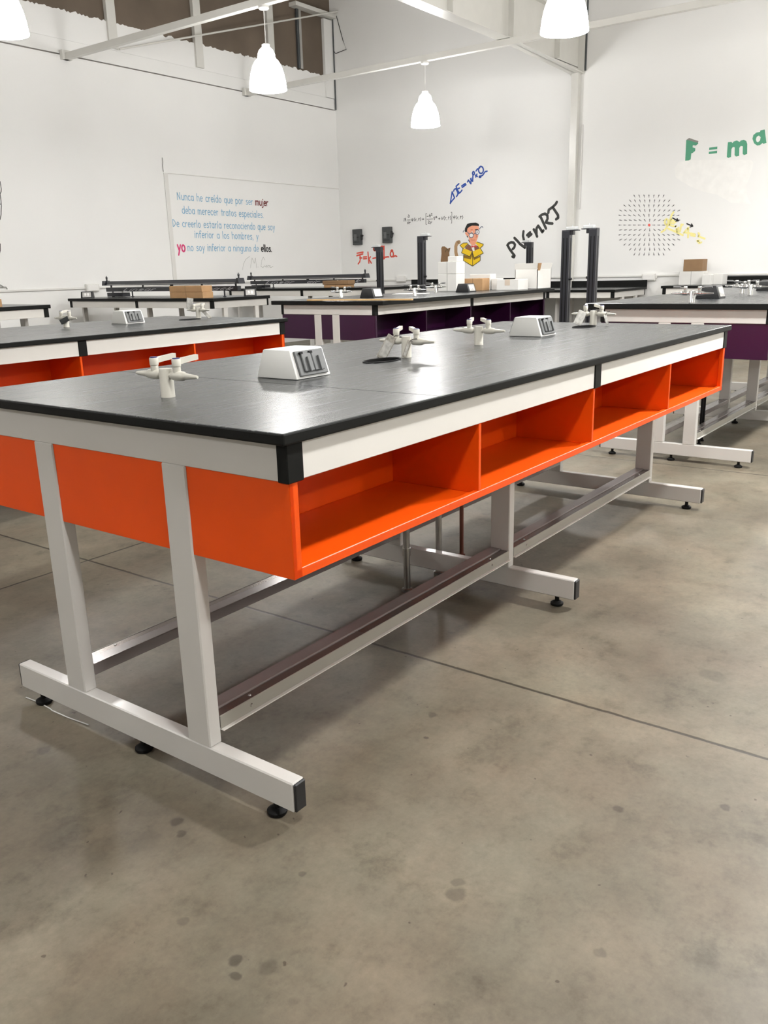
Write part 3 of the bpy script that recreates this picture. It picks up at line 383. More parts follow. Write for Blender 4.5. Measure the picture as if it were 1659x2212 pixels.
ART_CARTOON = {'hair':[[(6.552,1.761),(6.552,1.81),(6.507,1.882),(6.44,1.894),(6.343,1.895),(6.288,1.871),(6.282,1.831),(6.306,1.842),(6.417,1.85),(6.469,1.831),(6.503,1.808),(6.511,1.759),(6.529,1.754)],[(6.518,1.695),(6.492,1.69),(6.495,1.66),(6.51,1.673)]],'face':[[(6.511,1.759),(6.503,1.808),(6.469,1.831),(6.417,1.85),(6.306,1.842),(6.282,1.816),(6.291,1.756),(6.297,1.676),(6.327,1.604),(6.345,1.567),(6.348,1.533),(6.412,1.536),(6.461,1.584),(6.484,1.684),(6.529,1.704),(6.548,1.736),(6.537,1.756)]],'white':[[(6.39,1.695),(6.393,1.683),(6.401,1.673),(6.413,1.667),(6.428,1.665),(6.442,1.668),(6.454,1.675),(6.462,1.686),(6.465,1.699),(6.462,1.711),(6.454,1.721),(6.442,1.727),(6.428,1.729),(6.414,1.726),(6.401,1.719),(6.393,1.708)],[(6.282,1.743),(6.284,1.73),(6.29,1.72),(6.301,1.713),(6.312,1.711),(6.324,1.714),(6.335,1.722),(6.341,1.733),(6.344,1.746),(6.341,1.758),(6.335,1.769),(6.325,1.775),(6.313,1.777),(6.301,1.774),(6.291,1.767),(6.284,1.756)],[(6.398,1.742),(6.401,1.732),(6.407,1.726),(6.416,1.726),(6.422,1.733),(6.425,1.743),(6.422,1.753),(6.416,1.759),(6.407,1.759),(6.401,1.752)],[(6.469,1.584),(6.416,1.534),(6.377,1.537),(6.363,1.45),(6.397,1.445),(6.431,1.515)]],'frames':[[(6.387,1.695),(6.389,1.683),(6.396,1.673),(6.407,1.666),(6.42,1.662),(6.435,1.663),(6.448,1.667),(6.459,1.676),(6.466,1.687),(6.469,1.699),(6.467,1.711),(6.459,1.721),(6.448,1.728),(6.435,1.732),(6.421,1.731),(6.407,1.727),(6.396,1.718),(6.389,1.707),(6.387,1.695)],[(6.278,1.743),(6.28,1.731),(6.286,1.72),(6.295,1.712),(6.306,1.708),(6.318,1.709),(6.33,1.714),(6.339,1.722),(6.345,1.733),(6.348,1.746),(6.345,1.758),(6.339,1.769),(6.33,1.776),(6.319,1.78),(6.307,1.78),(6.295,1.775),(6.286,1.766),(6.28,1.755),(6.278,1.743)],[(6.388,1.714),(6.346,1.73)],[(6.508,1.759),(6.465,1.72)],[(6.28,1.786),(6.254,1.812),(6.225,1.829),(6.206,1.811)],[(6.586,1.756),(6.563,1.786)]],'dark':[[(6.354,1.782),(6.309,1.784)],[(6.412,1.746),(6.411,1.733)],[(6.319,1.751),(6.318,1.732)],[(6.48,1.628),(6.457,1.593)]],'mouth':[[(6.431,1.626),(6.39,1.62),(6.353,1.622)],[(6.338,1.706),(6.318,1.671),(6.338,1.664)],[(6.436,1.785),(6.402,1.786)]],'jacket':[[(6.551,1.5),(6.484,1.56),(6.408,1.514),(6.304,1.529),(6.259,1.49),(6.303,1.467),(6.4,1.436),(6.521,1.48)]],'tie':[[(6.427,1.539),(6.382,1.522),(6.326,1.542),(6.326,1.508),(6.382,1.512),(6.427,1.502)]],'box':[[(6.647,1.547),(6.582,1.582),(6.506,1.582),(6.487,1.569),(6.551,1.512),(6.593,1.498)],[(6.352,1.574),(6.319,1.591),(6.197,1.55),(6.2,1.531),(6.251,1.487),(6.274,1.497),(6.308,1.535)],[(6.582,1.498),(6.521,1.483),(6.408,1.436),(6.456,1.36),(6.616,1.427)],[(6.4,1.439),(6.255,1.49),(6.195,1.408),(6.37,1.338)],[(6.57,1.344),(6.437,1.315),(6.408,1.383),(6.377,1.301),(6.258,1.348),(6.254,1.292),(6.399,1.208),(6.574,1.297)]],'boxshade':[[(6.57,1.394),(6.456,1.36),(6.408,1.43),(6.37,1.338),(6.258,1.369),(6.258,1.348),(6.377,1.301),(6.408,1.383),(6.437,1.315),(6.57,1.344)]],'lines':[[(6.403,1.433),(6.403,1.321),(6.399,1.208)],[(6.574,1.297),(6.399,1.208),(6.254,1.292)],[(6.647,1.547),(6.582,1.582),(6.506,1.582)],[(6.647,1.547),(6.593,1.498),(6.582,1.498),(6.616,1.427),(6.456,1.36),(6.408,1.436),(6.37,1.338),(6.195,1.408),(6.255,1.49),(6.2,1.531),(6.197,1.55),(6.319,1.591)],[(6.574,1.394),(6.574,1.297)],[(6.254,1.372),(6.254,1.292)],[(6.551,1.512),(6.487,1.569)]],'cat':[[(7.032,1.318),(7.016,1.42),(7.019,1.516),(7.003,1.541),(6.952,1.542),(6.89,1.502),(6.835,1.516),(6.859,1.434),(6.855,1.383),(6.891,1.282),(7.033,1.286)]],'tail':[[(6.664,1.599),(6.704,1.59),(6.729,1.537),(6.729,1.443),(6.712,1.373),(6.677,1.328)]],'catlines':[[(6.937,1.449),(6.921,1.481),(6.89,1.495),(6.876,1.457)]]}
ART_SIGNATURE = [[(9.217,1.268),(9.269,1.428),(9.315,1.341),(9.35,1.427),(9.359,1.266)],[(9.392,1.284),(9.401,1.278)],[(9.568,1.389),(9.536,1.439),(9.494,1.389),(9.466,1.289),(9.511,1.27),(9.56,1.301)],[(9.56,1.301),(9.577,1.276),(9.608,1.307),(9.608,1.269),(9.63,1.3),(9.655,1.302)],[(9.652,1.268),(9.668,1.3),(9.692,1.299),(9.684,1.268),(9.719,1.274),(9.758,1.286)],[(9.036,1.24),(9.063,1.331),(9.123,1.404),(9.217,1.452)]]
ART_DOODLE = [[(4.952,2.403),(5.014,2.343),(5.017,2.258),(5.01,2.226),(4.991,2.198)],[(4.991,2.198),(4.992,2.129),(4.986,2.059),(4.966,1.956),(4.944,1.901),(4.871,1.824)],[(4.937,2.084),(4.986,2.08)],[(4.855,1.65),(4.9,1.612),(4.89,1.541),(4.854,1.453)]]
ART_CABLE = [[(4.762,1.145),(4.819,1.121),(4.852,1.098),(4.883,1.097),(4.897,1.069)],[(4.755,1.107),(4.845,1.093)]]
ART_QUOTE = {'l1':[7.793,2.261,9.374,2.252],'mujer':[9.432,2.252,9.731,2.252],'l2':[7.865,2.07,9.611,2.058],'l3':[7.663,1.879,9.857,1.87],'l4':[8.074,1.728,9.451,1.715],'yo':[7.716,1.527,7.868,1.525],'l5':[7.912,1.536,9.442,1.529],'ellos':[9.498,1.529,9.76,1.524]}

# ------------------------------------------------------------------ the room
def boxobj(name, m, x0, x1, y0, y1, z0, z1, bev=0., parent=None):
    return MB().box(x0, x1, y0, y1, z0, z1, bev).build(name, m, parent)
RX0, RY0, RZ = -8.0, -9.0, 6.3
struct(boxobj('floor', 'floor', RX0-.2, XB+.2, RY0-.2, YL+.4, -.12, 0))
struct(boxobj('ceiling', 'bigwhite', RX0-.2, XB+.2, RY0-.2, YL+.4, RZ, RZ+.15))
struct(boxobj('wall_back', 'wall', XB, XB+.2, RY0-.2, YL+.4, 0, RZ))
struct(boxobj('wall_left', 'wall', RX0-.2, XB, YL, YL+.2, 0, 3.915))
struct(boxobj('wall_right', 'wall', RX0-.2, XB, RY0-.2, RY0, 0, RZ))
struct(boxobj('wall_front', 'wall', RX0-.2, RX0, RY0, YL, 0, RZ))
struct(boxobj('wall_upper', 'brown', RX0-.2, XB, YL+.06, YL+.2, 3.915, RZ))
# white painted boards above the left wall: two courses, the upper one ending in a ragged paint line
struct(boxobj('trim_1', 'wall', RX0, XB-.02, YL+.012, YL+.06, 3.935, 4.105))
mb = MB(); pts = [(RX0, 4.11)]; n = 700
top = [(RX0+(XB-.02-RX0)*i/n, 4.455+random.uniform(-.012, .012)+.012*math.sin(i*.9)*math.sin(i*.23)) for i in range(n+1)]
for (a, b) in zip(top, top[1:]):
    mb.hexa([(a[0], YL+.03, 4.112), (b[0], YL+.03, 4.112), (b[0], YL+.06, 4.112), (a[0], YL+.06, 4.112)],
            [(a[0], YL+.03, a[1]), (b[0], YL+.03, b[1]), (b[0], YL+.06, b[1]), (a[0], YL+.06, a[1])])
bmesh.ops.remove_doubles(mb.bm, verts=mb.bm.verts, dist=1e-5)
struct(mb.build('trim_2', 'wall'))
for i, x in enumerate((2.25, 3.8, 5.35, 6.93, 8.46, 10.02)):     # white studs over the brown boards
    struct(boxobj('trim_%d' % (i+3), 'beam', x-.07, x+.07, YL-.005, YL+.055, 4.13, RZ))
struct(boxobj('trim_9', 'wall', 11.36, XB, YL+.0, YL+.055, 4.112, 5.34))
struct(boxobj('trim_10', 'stud', 10.69, 10.73, YL+.02, YL+.055, 4.47, 5.36))
struct(boxobj('trim_11', 'plate', 10.74, 10.80, YL+.02, YL+.055, 4.47, 5.36))
struct(boxobj('trim_12', 'beam', 10.55, XB, YL-.10, YL+.055, 5.36, 5.42))    # wall plate angle
struct(boxobj('trim_13', 'stud', XB-.018, XB-.002, YL-.02, YL-.004, 3.93, 5.40))    # dark gap strip in the corner
struct(boxobj('trim_14', 'stud', XB-.02, XB-.002, 4.505, 4.525, 3.90, RZ))   # dark strip painting the shaded gap beside the rafter end plate
mb = MB(); mb.tube([(XB-.01, YL-.1, 5.4), (XB-.03, YL-.24, 5.0), (XB-.02, YL-.30, 4.85), (XB-.02, YL-.06, 4.82), (XB-.02, YL-.02, 4.87)], .006, 6)
tag(mb.build('loose_cable', 'plastic_black'), 'thin black cable looping loose from the top corner of the room', 'cable')

mb = MB(); mb.box(XB-.09, XB, 4.585, 4.695, 0, 3.9, .004)
o = mb.build('column', 'beam'); tag(o, 'slim white steel column standing against the back wall under the rafter', 'column')
tag(MB().cyl((XB-.012, 4.53, 2.0), (XB-.012, 4.53, 3.18), .011).build('conduit', 'trunk', smooth=True), 'short white conduit pipe running up beside the wall column', 'conduit')
# rafter: I-beam with haunch, stiffeners and end plate
rf = thing('rafter', 'deep white steel roof beam reaching out from the column by the right lamp', 'beam', (XB, 4.64, 3.94))
MB().box(-9, -.02, -.009, .009, .012, .62).prism([(-2.15, .0), (-.02, -.07), (-.02, .02), (-2.15, .02)], 1, -.009, .009).build('web', 'beam', rf)
MB().box(-9, -2.15, -.09, .09, .0, .014).hexa([(-2.15, -.09, 0), (-.02, -.09, -.07), (-.02, .09, -.07), (-2.15, .09, 0)], [(-2.15, -.09, .014), (-.02, -.09, -.056), (-.02, .09, -.056), (-2.15, .09, .014)]).build('bottom_flange', 'beam', rf)
MB().box(-9, -.02, -.09, .09, .60, .614).build('top_flange', 'beam', rf)
for x in (-.8, -2.15, -3.6, -5.1): MB().box(x-.006, x+.006, -.085, .085, .014, .60).build('stiffener', 'beam', rf)
MB().box(-.022, -.004, -.11, .11, -.08, .66).build('end_plate', 'beam', rf)
rod = MB().cyl((7.0, YL-.02, 4.13), (XB-.02, 9.08, 5.46), .013)
tag(rod.build('brace_rod', 'beam', smooth=True), 'thin white diagonal brace rod crossing in front of the brown boards', 'rod')

# lamp beams along Y with bell lamps
BEAM = [(-3.52, 'behind'), (-.3, 'behind'), (3.0, 'near'), (6.14, 'mid'), (9.36, 'far')]
BLAB = {0: 'white lamp rail above the room behind the viewer, first', 1: 'white lamp rail above the nearest end of the orange table', 2: 'white lamp rail carrying the lamp cut off at the top left corner',
        3: 'white lamp rail running from the left wall, carrying the bell lamp nearest the brown boards', 4: 'white lamp rail nearest the back wall, crossing under the rafter'}
for i, (x, _) in enumerate(BEAM):
    b = thing('lamp_rail', BLAB[i], 'beam', (x, YL, 3.86), 0, 'lamp rails under the roof')
    MB().box(-.035, .035, -18.1, -.0, .0, .075, .003).build('channel', 'beam', b)
    MB().box(-.07, .07, -.06, .0, .0, .11, .002).build('wall_bracket', 'beam', b)
def make_lamp(loc, label):
    t = thing('pendant_lamp', label, 'lamp', loc, 0, 'white bell pendant lamps')
    MB().lathe([(0, .80), (.055, .80), (.055, .775), (.045, .765), (.0, .765)], n=20).build('ceiling_rose', 'trunk', t, True)
    MB().cyl((0, 0, .44), (0, 0, .77), .005, n=8).build('cord', 'trunk', t, True)
    prof = [(.200, 0), (.197, .03), (.188, .10), (.173, .17), (.152, .23), (.126, .275), (.100, .30), (.093, .315), (.089, .345), (.075, .38), (.05, .405), (.042, .41)]
    MB().lathe(prof+[(r-.004, h) for r, h in prof[::-1]]+[prof[0]], n=40).build('lamp_shade', 'shade', t, True)
    MB().lathe([(.0, .40), (.042, .40), (.042, .437), (.03, .445), (0, .445)], n=20).build('neck_cap', 'trunk', t, True)
    return t
LAB = {(2, 1): 'glowing white bell lamp cut off by the top left corner of the picture', (3, 1): 'glowing white bell lamp hanging before the brown boards',
       (3, 2): 'large glowing white bell lamp at the top, in front of the wall column', (4, 1): 'glowing white bell lamp nearest the back wall, above the blue equation'}
lamp0 = None
POWER = {(2, 0): .2, (3, 0): .2, (4, 0): .2, (2, 2): 4., (3, 2): 2.2, (1, 2): .9, (0, 0): 1., (0, 1): 1.}
LY = [9.12-3.4, 5.72-3.4, 2.32-3.4, -4.48, -7.6]
LY = [5.72, 2.32, -1.08, -4.48, -7.7]
for i, (x, _) in enumerate(BEAM):
    for j, y in enumerate(LY):
        if (x < -1 and y < 0) or (-1 < x < 0 and y > 0) or y < -5: continue      # several rows left out; unseen lamps farthest behind are added to brighten end faces
        if i == 2: x2 = 3.12
        else: x2 = x
        z = 3.06
        y2 = y+(.12 if i == 4 and j == 0 else 0)-(1.9 if i == 4 and j == 1 else 0)
        lab = LAB.get((i, j+1) if j < 2 else None, 'glowing white bell lamp on a rail overhead, outside the picture')
        if j == 1 and i != 3: lab = 'glowing white bell lamp on a rail overhead, outside the picture'
        if lamp0 is None: lamp0 = make_lamp((x2, y2, z), lab); tl = lamp0
        else: tl = dup(lamp0, (x2, y2, z), lab)
        ld = bpy.data.lights.new('bulb_light', 'AREA'); ld.shape = 'DISK'; ld.size = .22; ld.energy = LAMP_WATTS*POWER.get((i, j), 1.); ld.color = (1., .988, .97); ld.spread = PI
        lo = bpy.data.objects.new('bulb_light', ld); COL.objects.link(lo); lo.location = (x2, y2, z+.012)

# cable trunking, wall boxes, outlines
def trunk(name, label, p, q, w=.025, d=.022):
    x0, x1 = sorted((p[0], q[0])); y0, y1 = sorted((p[1], q[1])); z0, z1 = sorted((p[2], q[2]))
    return tag(MB().box(x0, x1, y0, y1, z0, z1, .003).build(name, 'trunk'), label, 'cable trunking')
trunk('cable_trunking', 'thin white cable trunking along the left wall just above the benches', (RX0, YL-.02, 1.035), (XB-.02, YL, 1.06))
trunk('cable_trunking', 'thin white cable trunking along the back wall at bench height', (XB-.02, RY0, .99), (XB, YL-.02, 1.015))
trunk('cable_trunking', 'wide white upright trunking on the left wall beside the handwritten quotation', (7.575, YL-.012, 1.06), (7.648, YL, 2.62))
trunk('cable_trunking', 'thin white trunking running level above the quotation to the room corner', (7.60, YL-.008, 2.612), (XB, YL, 2.624))
mb = MB(); mb.tube([(7.57, YL-.012, 2.63), (7.565, YL-.01, 2.71), (7.575, YL-.01, 2.76), (7.57, YL-.012, 2.82)], .005, 6)
tag(mb.build('cable_stub', 'p_pencil'), 'short grey cable end rising from the top of the upright trunking', 'cable')
def wall_socket(loc, rz, label):
    t = thing('wall_socket', label, 'socket', loc, rz, 'white wall sockets')
    MB().box(-.10, .10, -.05, 0, -.05, .05, .008, 2).build('housing', 'trunk', t)
    MB().box(-.085, .085, -.056, -.049, -.038, .038, .003).build('cover_flap', 'socket_white', t)
    MB().box(.095, .118, -.035, -.012, -.02, .02, .004).build('cable_gland', 'trunk', t)
    return t
wall_socket((6.13, YL-.0, 1.05), 0, 'white socket on the left wall behind the black socket pedestal')
wall_socket((9.55, YL-.0, 1.06), 0, 'white socket on the left wall between the two black air tracks')
wall_socket((XB, 7.85, 1.02), -PI/2, 'white socket on the back wall below the red equation')
wall_socket((XB, 3.39, .985), -PI/2, 'white socket on the back wall under the painted ring of arrows')
def breaker(loc, label, big):
    t = thing('switch_box', label, 'switch box', loc, -PI/2, 'grey switch boxes on the back wall')
    MB().box(-.09, .09, -.07, 0, -.135, .135, .006, 2).build('housing', 'steelbox', t)
    MB().box(-.05, .01, -.082, -.069, -.06, .05, .004).build('front_plate', 'grey_cover', t)
    MB().box(-.07, .07, -.074, -.069, -.005, .002).box(-.07, .07, -.074, -.069, -.09, -.084).build('door_seam', 'rubber', t)
    MB().box(.088, .115, -.06, -.02, -.05, .04 if not big else .06, .01, 2).cyl((.11, -.045, .0), (.135, -.045, .03), .014, n=10).build('lever', 'plastic_black', t)
    return t
breaker((XB, 8.795, 1.765), 'grey metal switch box on the back wall, the one nearer the corner', False)
breaker((XB, 8.125, 1.775), 'grey metal switch box on the back wall, the one nearer the lamp above', True)

# ------------------------------------------------------------------ wall paintings
def mural(name, label, loc, cat='wall painting'):
    t = thing(name, label, cat, loc); t['_o'] = 1; del t['_o']; return t
class Shift:
    """keeps painted parts in their thing's own space"""
    def __init__(self, plane, loc): self.p, self.l = plane, loc
    def __call__(self, u, v, k=0):
        a = self.p(u, v, k); return (a[0]-self.l[0], a[1]-self.l[1], a[2]-self.l[2])
def back_mural(name, label, u, v, cat='wall painting'):
    loc = (XB, u, v); return mural(name, label, loc, cat), Shift(on_back, loc)
def left_mural(name, label, u, v, cat='wall painting'):
    loc = (u, YL, v); return mural(name, label, loc, cat), Shift(on_left, loc)
Q = ART_QUOTE; XH = .066
t, pl = left_mural('painted_quotation', 'handwritten Spanish quotation in blue letters on the left wall, with a signature', 8.75, 1.5, 'wall lettering')
for key, txt in (('l1', 'Nunca he cre\u00eddo que por ser'), ('l2', 'deba merecer tratos especiales.'), ('l3', 'De creerlo estar\u00eda reconociendo que soy'), ('l4', 'inferior a los hombres, y'), ('l5', 'no soy inferior a ninguno de')):
    for wd in words_of(txt, *Q[key], XH): paint_strokes('word', wd, .0115, 'p_sky_blue', t, pl)
paint_strokes('accent_word', fit_text('mujer', *Q['mujer'], XH), .017, 'p_dark_red', t, pl, label='word mujer in dark red')
paint_strokes('accent_word', fit_text('yo', *Q['yo'], XH*1.4), .026, 'p_pink', t, pl, label='word yo in bold pink')
paint_strokes('accent_word', fit_text('ellos.', *Q['ellos'], XH), .020, 'p_ink', t, pl, label='word ellos in bold black')
paint_strokes('signature', ART_SIGNATURE, .005, 'p_pencil', t, pl, label='thin grey signature')
t, pl = left_mural('line_drawing', 'thin black line drawing on the left wall, cut off by the picture edge', 4.98, 1.95)
paint_strokes('drawn_line', ART_DOODLE, .010, 'p_charcoal', t, pl)
mb = MB()
for s in ART_CABLE: mb.tube([(a, YL-.02, b) for a, b in s], .007, 6)
tag(mb.build('hanging_cable', 'p_pencil', smooth=True), 'grey cable end poking in at the left edge above the wall trunking', 'cable')

t, pl = back_mural('painted_equation', 'red handwritten force equation on the back wall behind a black pole', 8.5, 1.35, 'wall lettering')
paint_strokes('lettering', ART_FORCE_RED, .026, 'p_red', t, pl)
t, pl = back_mural('painted_equation', 'blue ornate slanted equation on the back wall above the thin black formula', 6.5, 2.48, 'wall lettering')
paint_strokes('lettering', ART_ENERGY_BLUE, .024, 'p_blue', t, pl)
t, pl = back_mural('painted_equation', 'long thin black formula with brackets above the cartoon man', 7.2, 1.97, 'wall lettering')
paint_strokes('lettering', ART_WAVE_BLACK, .0085, 'p_charcoal', t, pl)
t, pl = back_mural('painted_equation', 'large slanted charcoal equation PV=nRT on the back wall', 5.3, 1.75, 'wall lettering')
for g in (ART_GAS_LAW[0:2], ART_GAS_LAW[2:4], ART_GAS_LAW[4:6], ART_GAS_LAW[6:9], ART_GAS_LAW[9:12], ART_GAS_LAW[12:14]): paint_strokes('letter', g, .042, 'p_charcoal', t, pl)
t, pl = back_mural('painted_equation', 'green block letter formula F = ma high on the back wall', 2.6, 2.68, 'wall lettering')
for g in ([ART_GREEN[0]], ART_GREEN[1:3], [ART_GREEN[3]], [ART_GREEN_A]): paint_fill('letter', g, 'p_green', t, pl, 1)
paint_fill('letter_shading', ART_GREEN_SHADE, 'p_grey_shade', t, pl, 2, label='grey side of the letter F')
t, pl = back_mural('paint_patch', 'patch of fresher white paint on the wall under the green formula', 2.55, 2.3)
paint_fill('patch', [ART_PATCH], 'p_freshwhite', t, pl, 0)
t, pl = back_mural('painted_arrow_burst', 'round burst of small grey arrows around a red dot on the back wall', 3.44, 1.72)
def arrow(a, b):
    (p, r), dx = a, .0036
    ux, uz = r[0]-p[0], r[1]-p[1]; l = math.hypot(ux, uz); nx, nz = -uz/l*dx, ux/l*dx
    return [(p[0]+nx, p[1]+nz), (r[0]+nx, r[1]+nz), b[0], b[1], b[2], (r[0]-nx, r[1]-nz), (p[0]-nx, p[1]-nz)]
for a, b in ART_FIELD_ARROWS[:100]:
    if (b[0][0]-a[1][0])*-(a[1][1]-a[0][1])+(b[0][1]-a[1][1])*(a[1][0]-a[0][0]) < 0: b = b[::-1]
    paint_fill('arrow', [arrow(a, b)], 'p_arrow', t, pl, 1)
rest = []
for a, b in ART_FIELD_ARROWS[100:]:
    if (b[0][0]-a[1][0])*-(a[1][1]-a[0][1])+(b[0][1]-a[1][1])*(a[1][0]-a[0][0]) < 0: b = b[::-1]
    rest.append(arrow(a, b))
paint_fill('arrow', rest, 'p_arrow', t, pl, 1)['kind'] = 'stuff'
paint_fill('centre_dot', [ART_FIELD_DOT], 'p_dot', t, pl, 2, label='red centre dot')
t, pl = back_mural('painted_equation', 'pale yellow slanted integral equation beside the burst of arrows', 2.95, 1.65, 'wall lettering')
for a, b in ((0, 2), (2, 6), (6, 7), (7, 9), (9, 11), (11, 13), (13, 15), (15, 18), (18, 19)): paint_strokes('letter', ART_GAUSS_YELLOW[a:b], .026, 'p_yellow', t, pl, 3)
paint_strokes('vector_arrows', ART_GAUSS_ARROWS, .016, 'p_ink', t, pl, 4, label='two black arrows above the letters')
C = ART_CARTOON
t, pl = back_mural('painted_cartoon', 'painted cartoon man with glasses and red bow tie rising out of a yellow box', 6.4, 1.45)
paint_fill('jacket', C['jacket'], 'p_jacket', t, pl, 1) if isinstance(C['jacket'][0][0], (tuple, list)) else paint_fill('jacket', [C['jacket']], 'p_jacket', t, pl, 1)
paint_fill('shirt_and_lenses', C['white'][3:], 'socket_white', t, pl, 2)
paint_fill('face', C['face'], 'p_skin', t, pl, 3)
paint_fill('hair', C['hair'], 'p_ink', t, pl, 4)
paint_fill('eyes', C['white'][:3], 'socket_white', t, pl, 5)
paint_strokes('spectacles', C['frames'], .012, 'p_frames', t, pl, 6)
paint_strokes('eyebrow_and_pupils', C['dark'], .012, 'p_ink', t, pl, 7)
paint_strokes('mouth_and_nose', C['mouth'], .009, 'p_mouth', t, pl, 7)
paint_fill('bow_tie', C['tie'] if isinstance(C['tie'][0][0], (tuple, list)) else [C['tie']], 'p_tie', t, pl, 4)
paint_fill('yellow_box', C['box'], 'p_boxy', t, pl, 5)
paint_fill('box_shadow_area', C['boxshade'], 'p_boxb', t, pl, 6, label='dark brown inside of the flaps')
paint_strokes('box_outline', C['lines'], .010, 'p_line', t, pl, 7)
t, pl = back_mural('painted_cat', 'painted brown cat head and raised tail showing above the white boxes', 6.75, 1.35)
paint_fill('head', C['cat'], 'p_cat', t, pl, 1)
paint_strokes('tail', C['tail'], .062, 'p_tail', t, pl, 1)
paint_strokes('ear_lines', C['catlines'], .010, 'p_line', t, pl, 2)

# ------------------------------------------------------------------ laboratory tables
def cut_holes(o, holes):
    for (x, y, rx, ry) in holes:
        c = MB().lathe([(0, -.3), (1, -.3), (1, .3), (0, .3)], n=40).build('cutter', 'black'); c.scale = (rx, ry, 1); c.location = (x, y, o['_z'])
        bpy.context.view_layer.update()
        md = o.modifiers.new('b', 'BOOLEAN'); md.object = c; md.operation = 'DIFFERENCE'; md.solver = 'EXACT'
        po = o.parent; mw = None
        dg = bpy.context.evaluated_depsgraph_get(); me = bpy.data.meshes.new_from_object(o.evaluated_get(dg)); o.modifiers.clear(); o.data = me
        bpy.data.objects.remove(c)
    del o['_z']

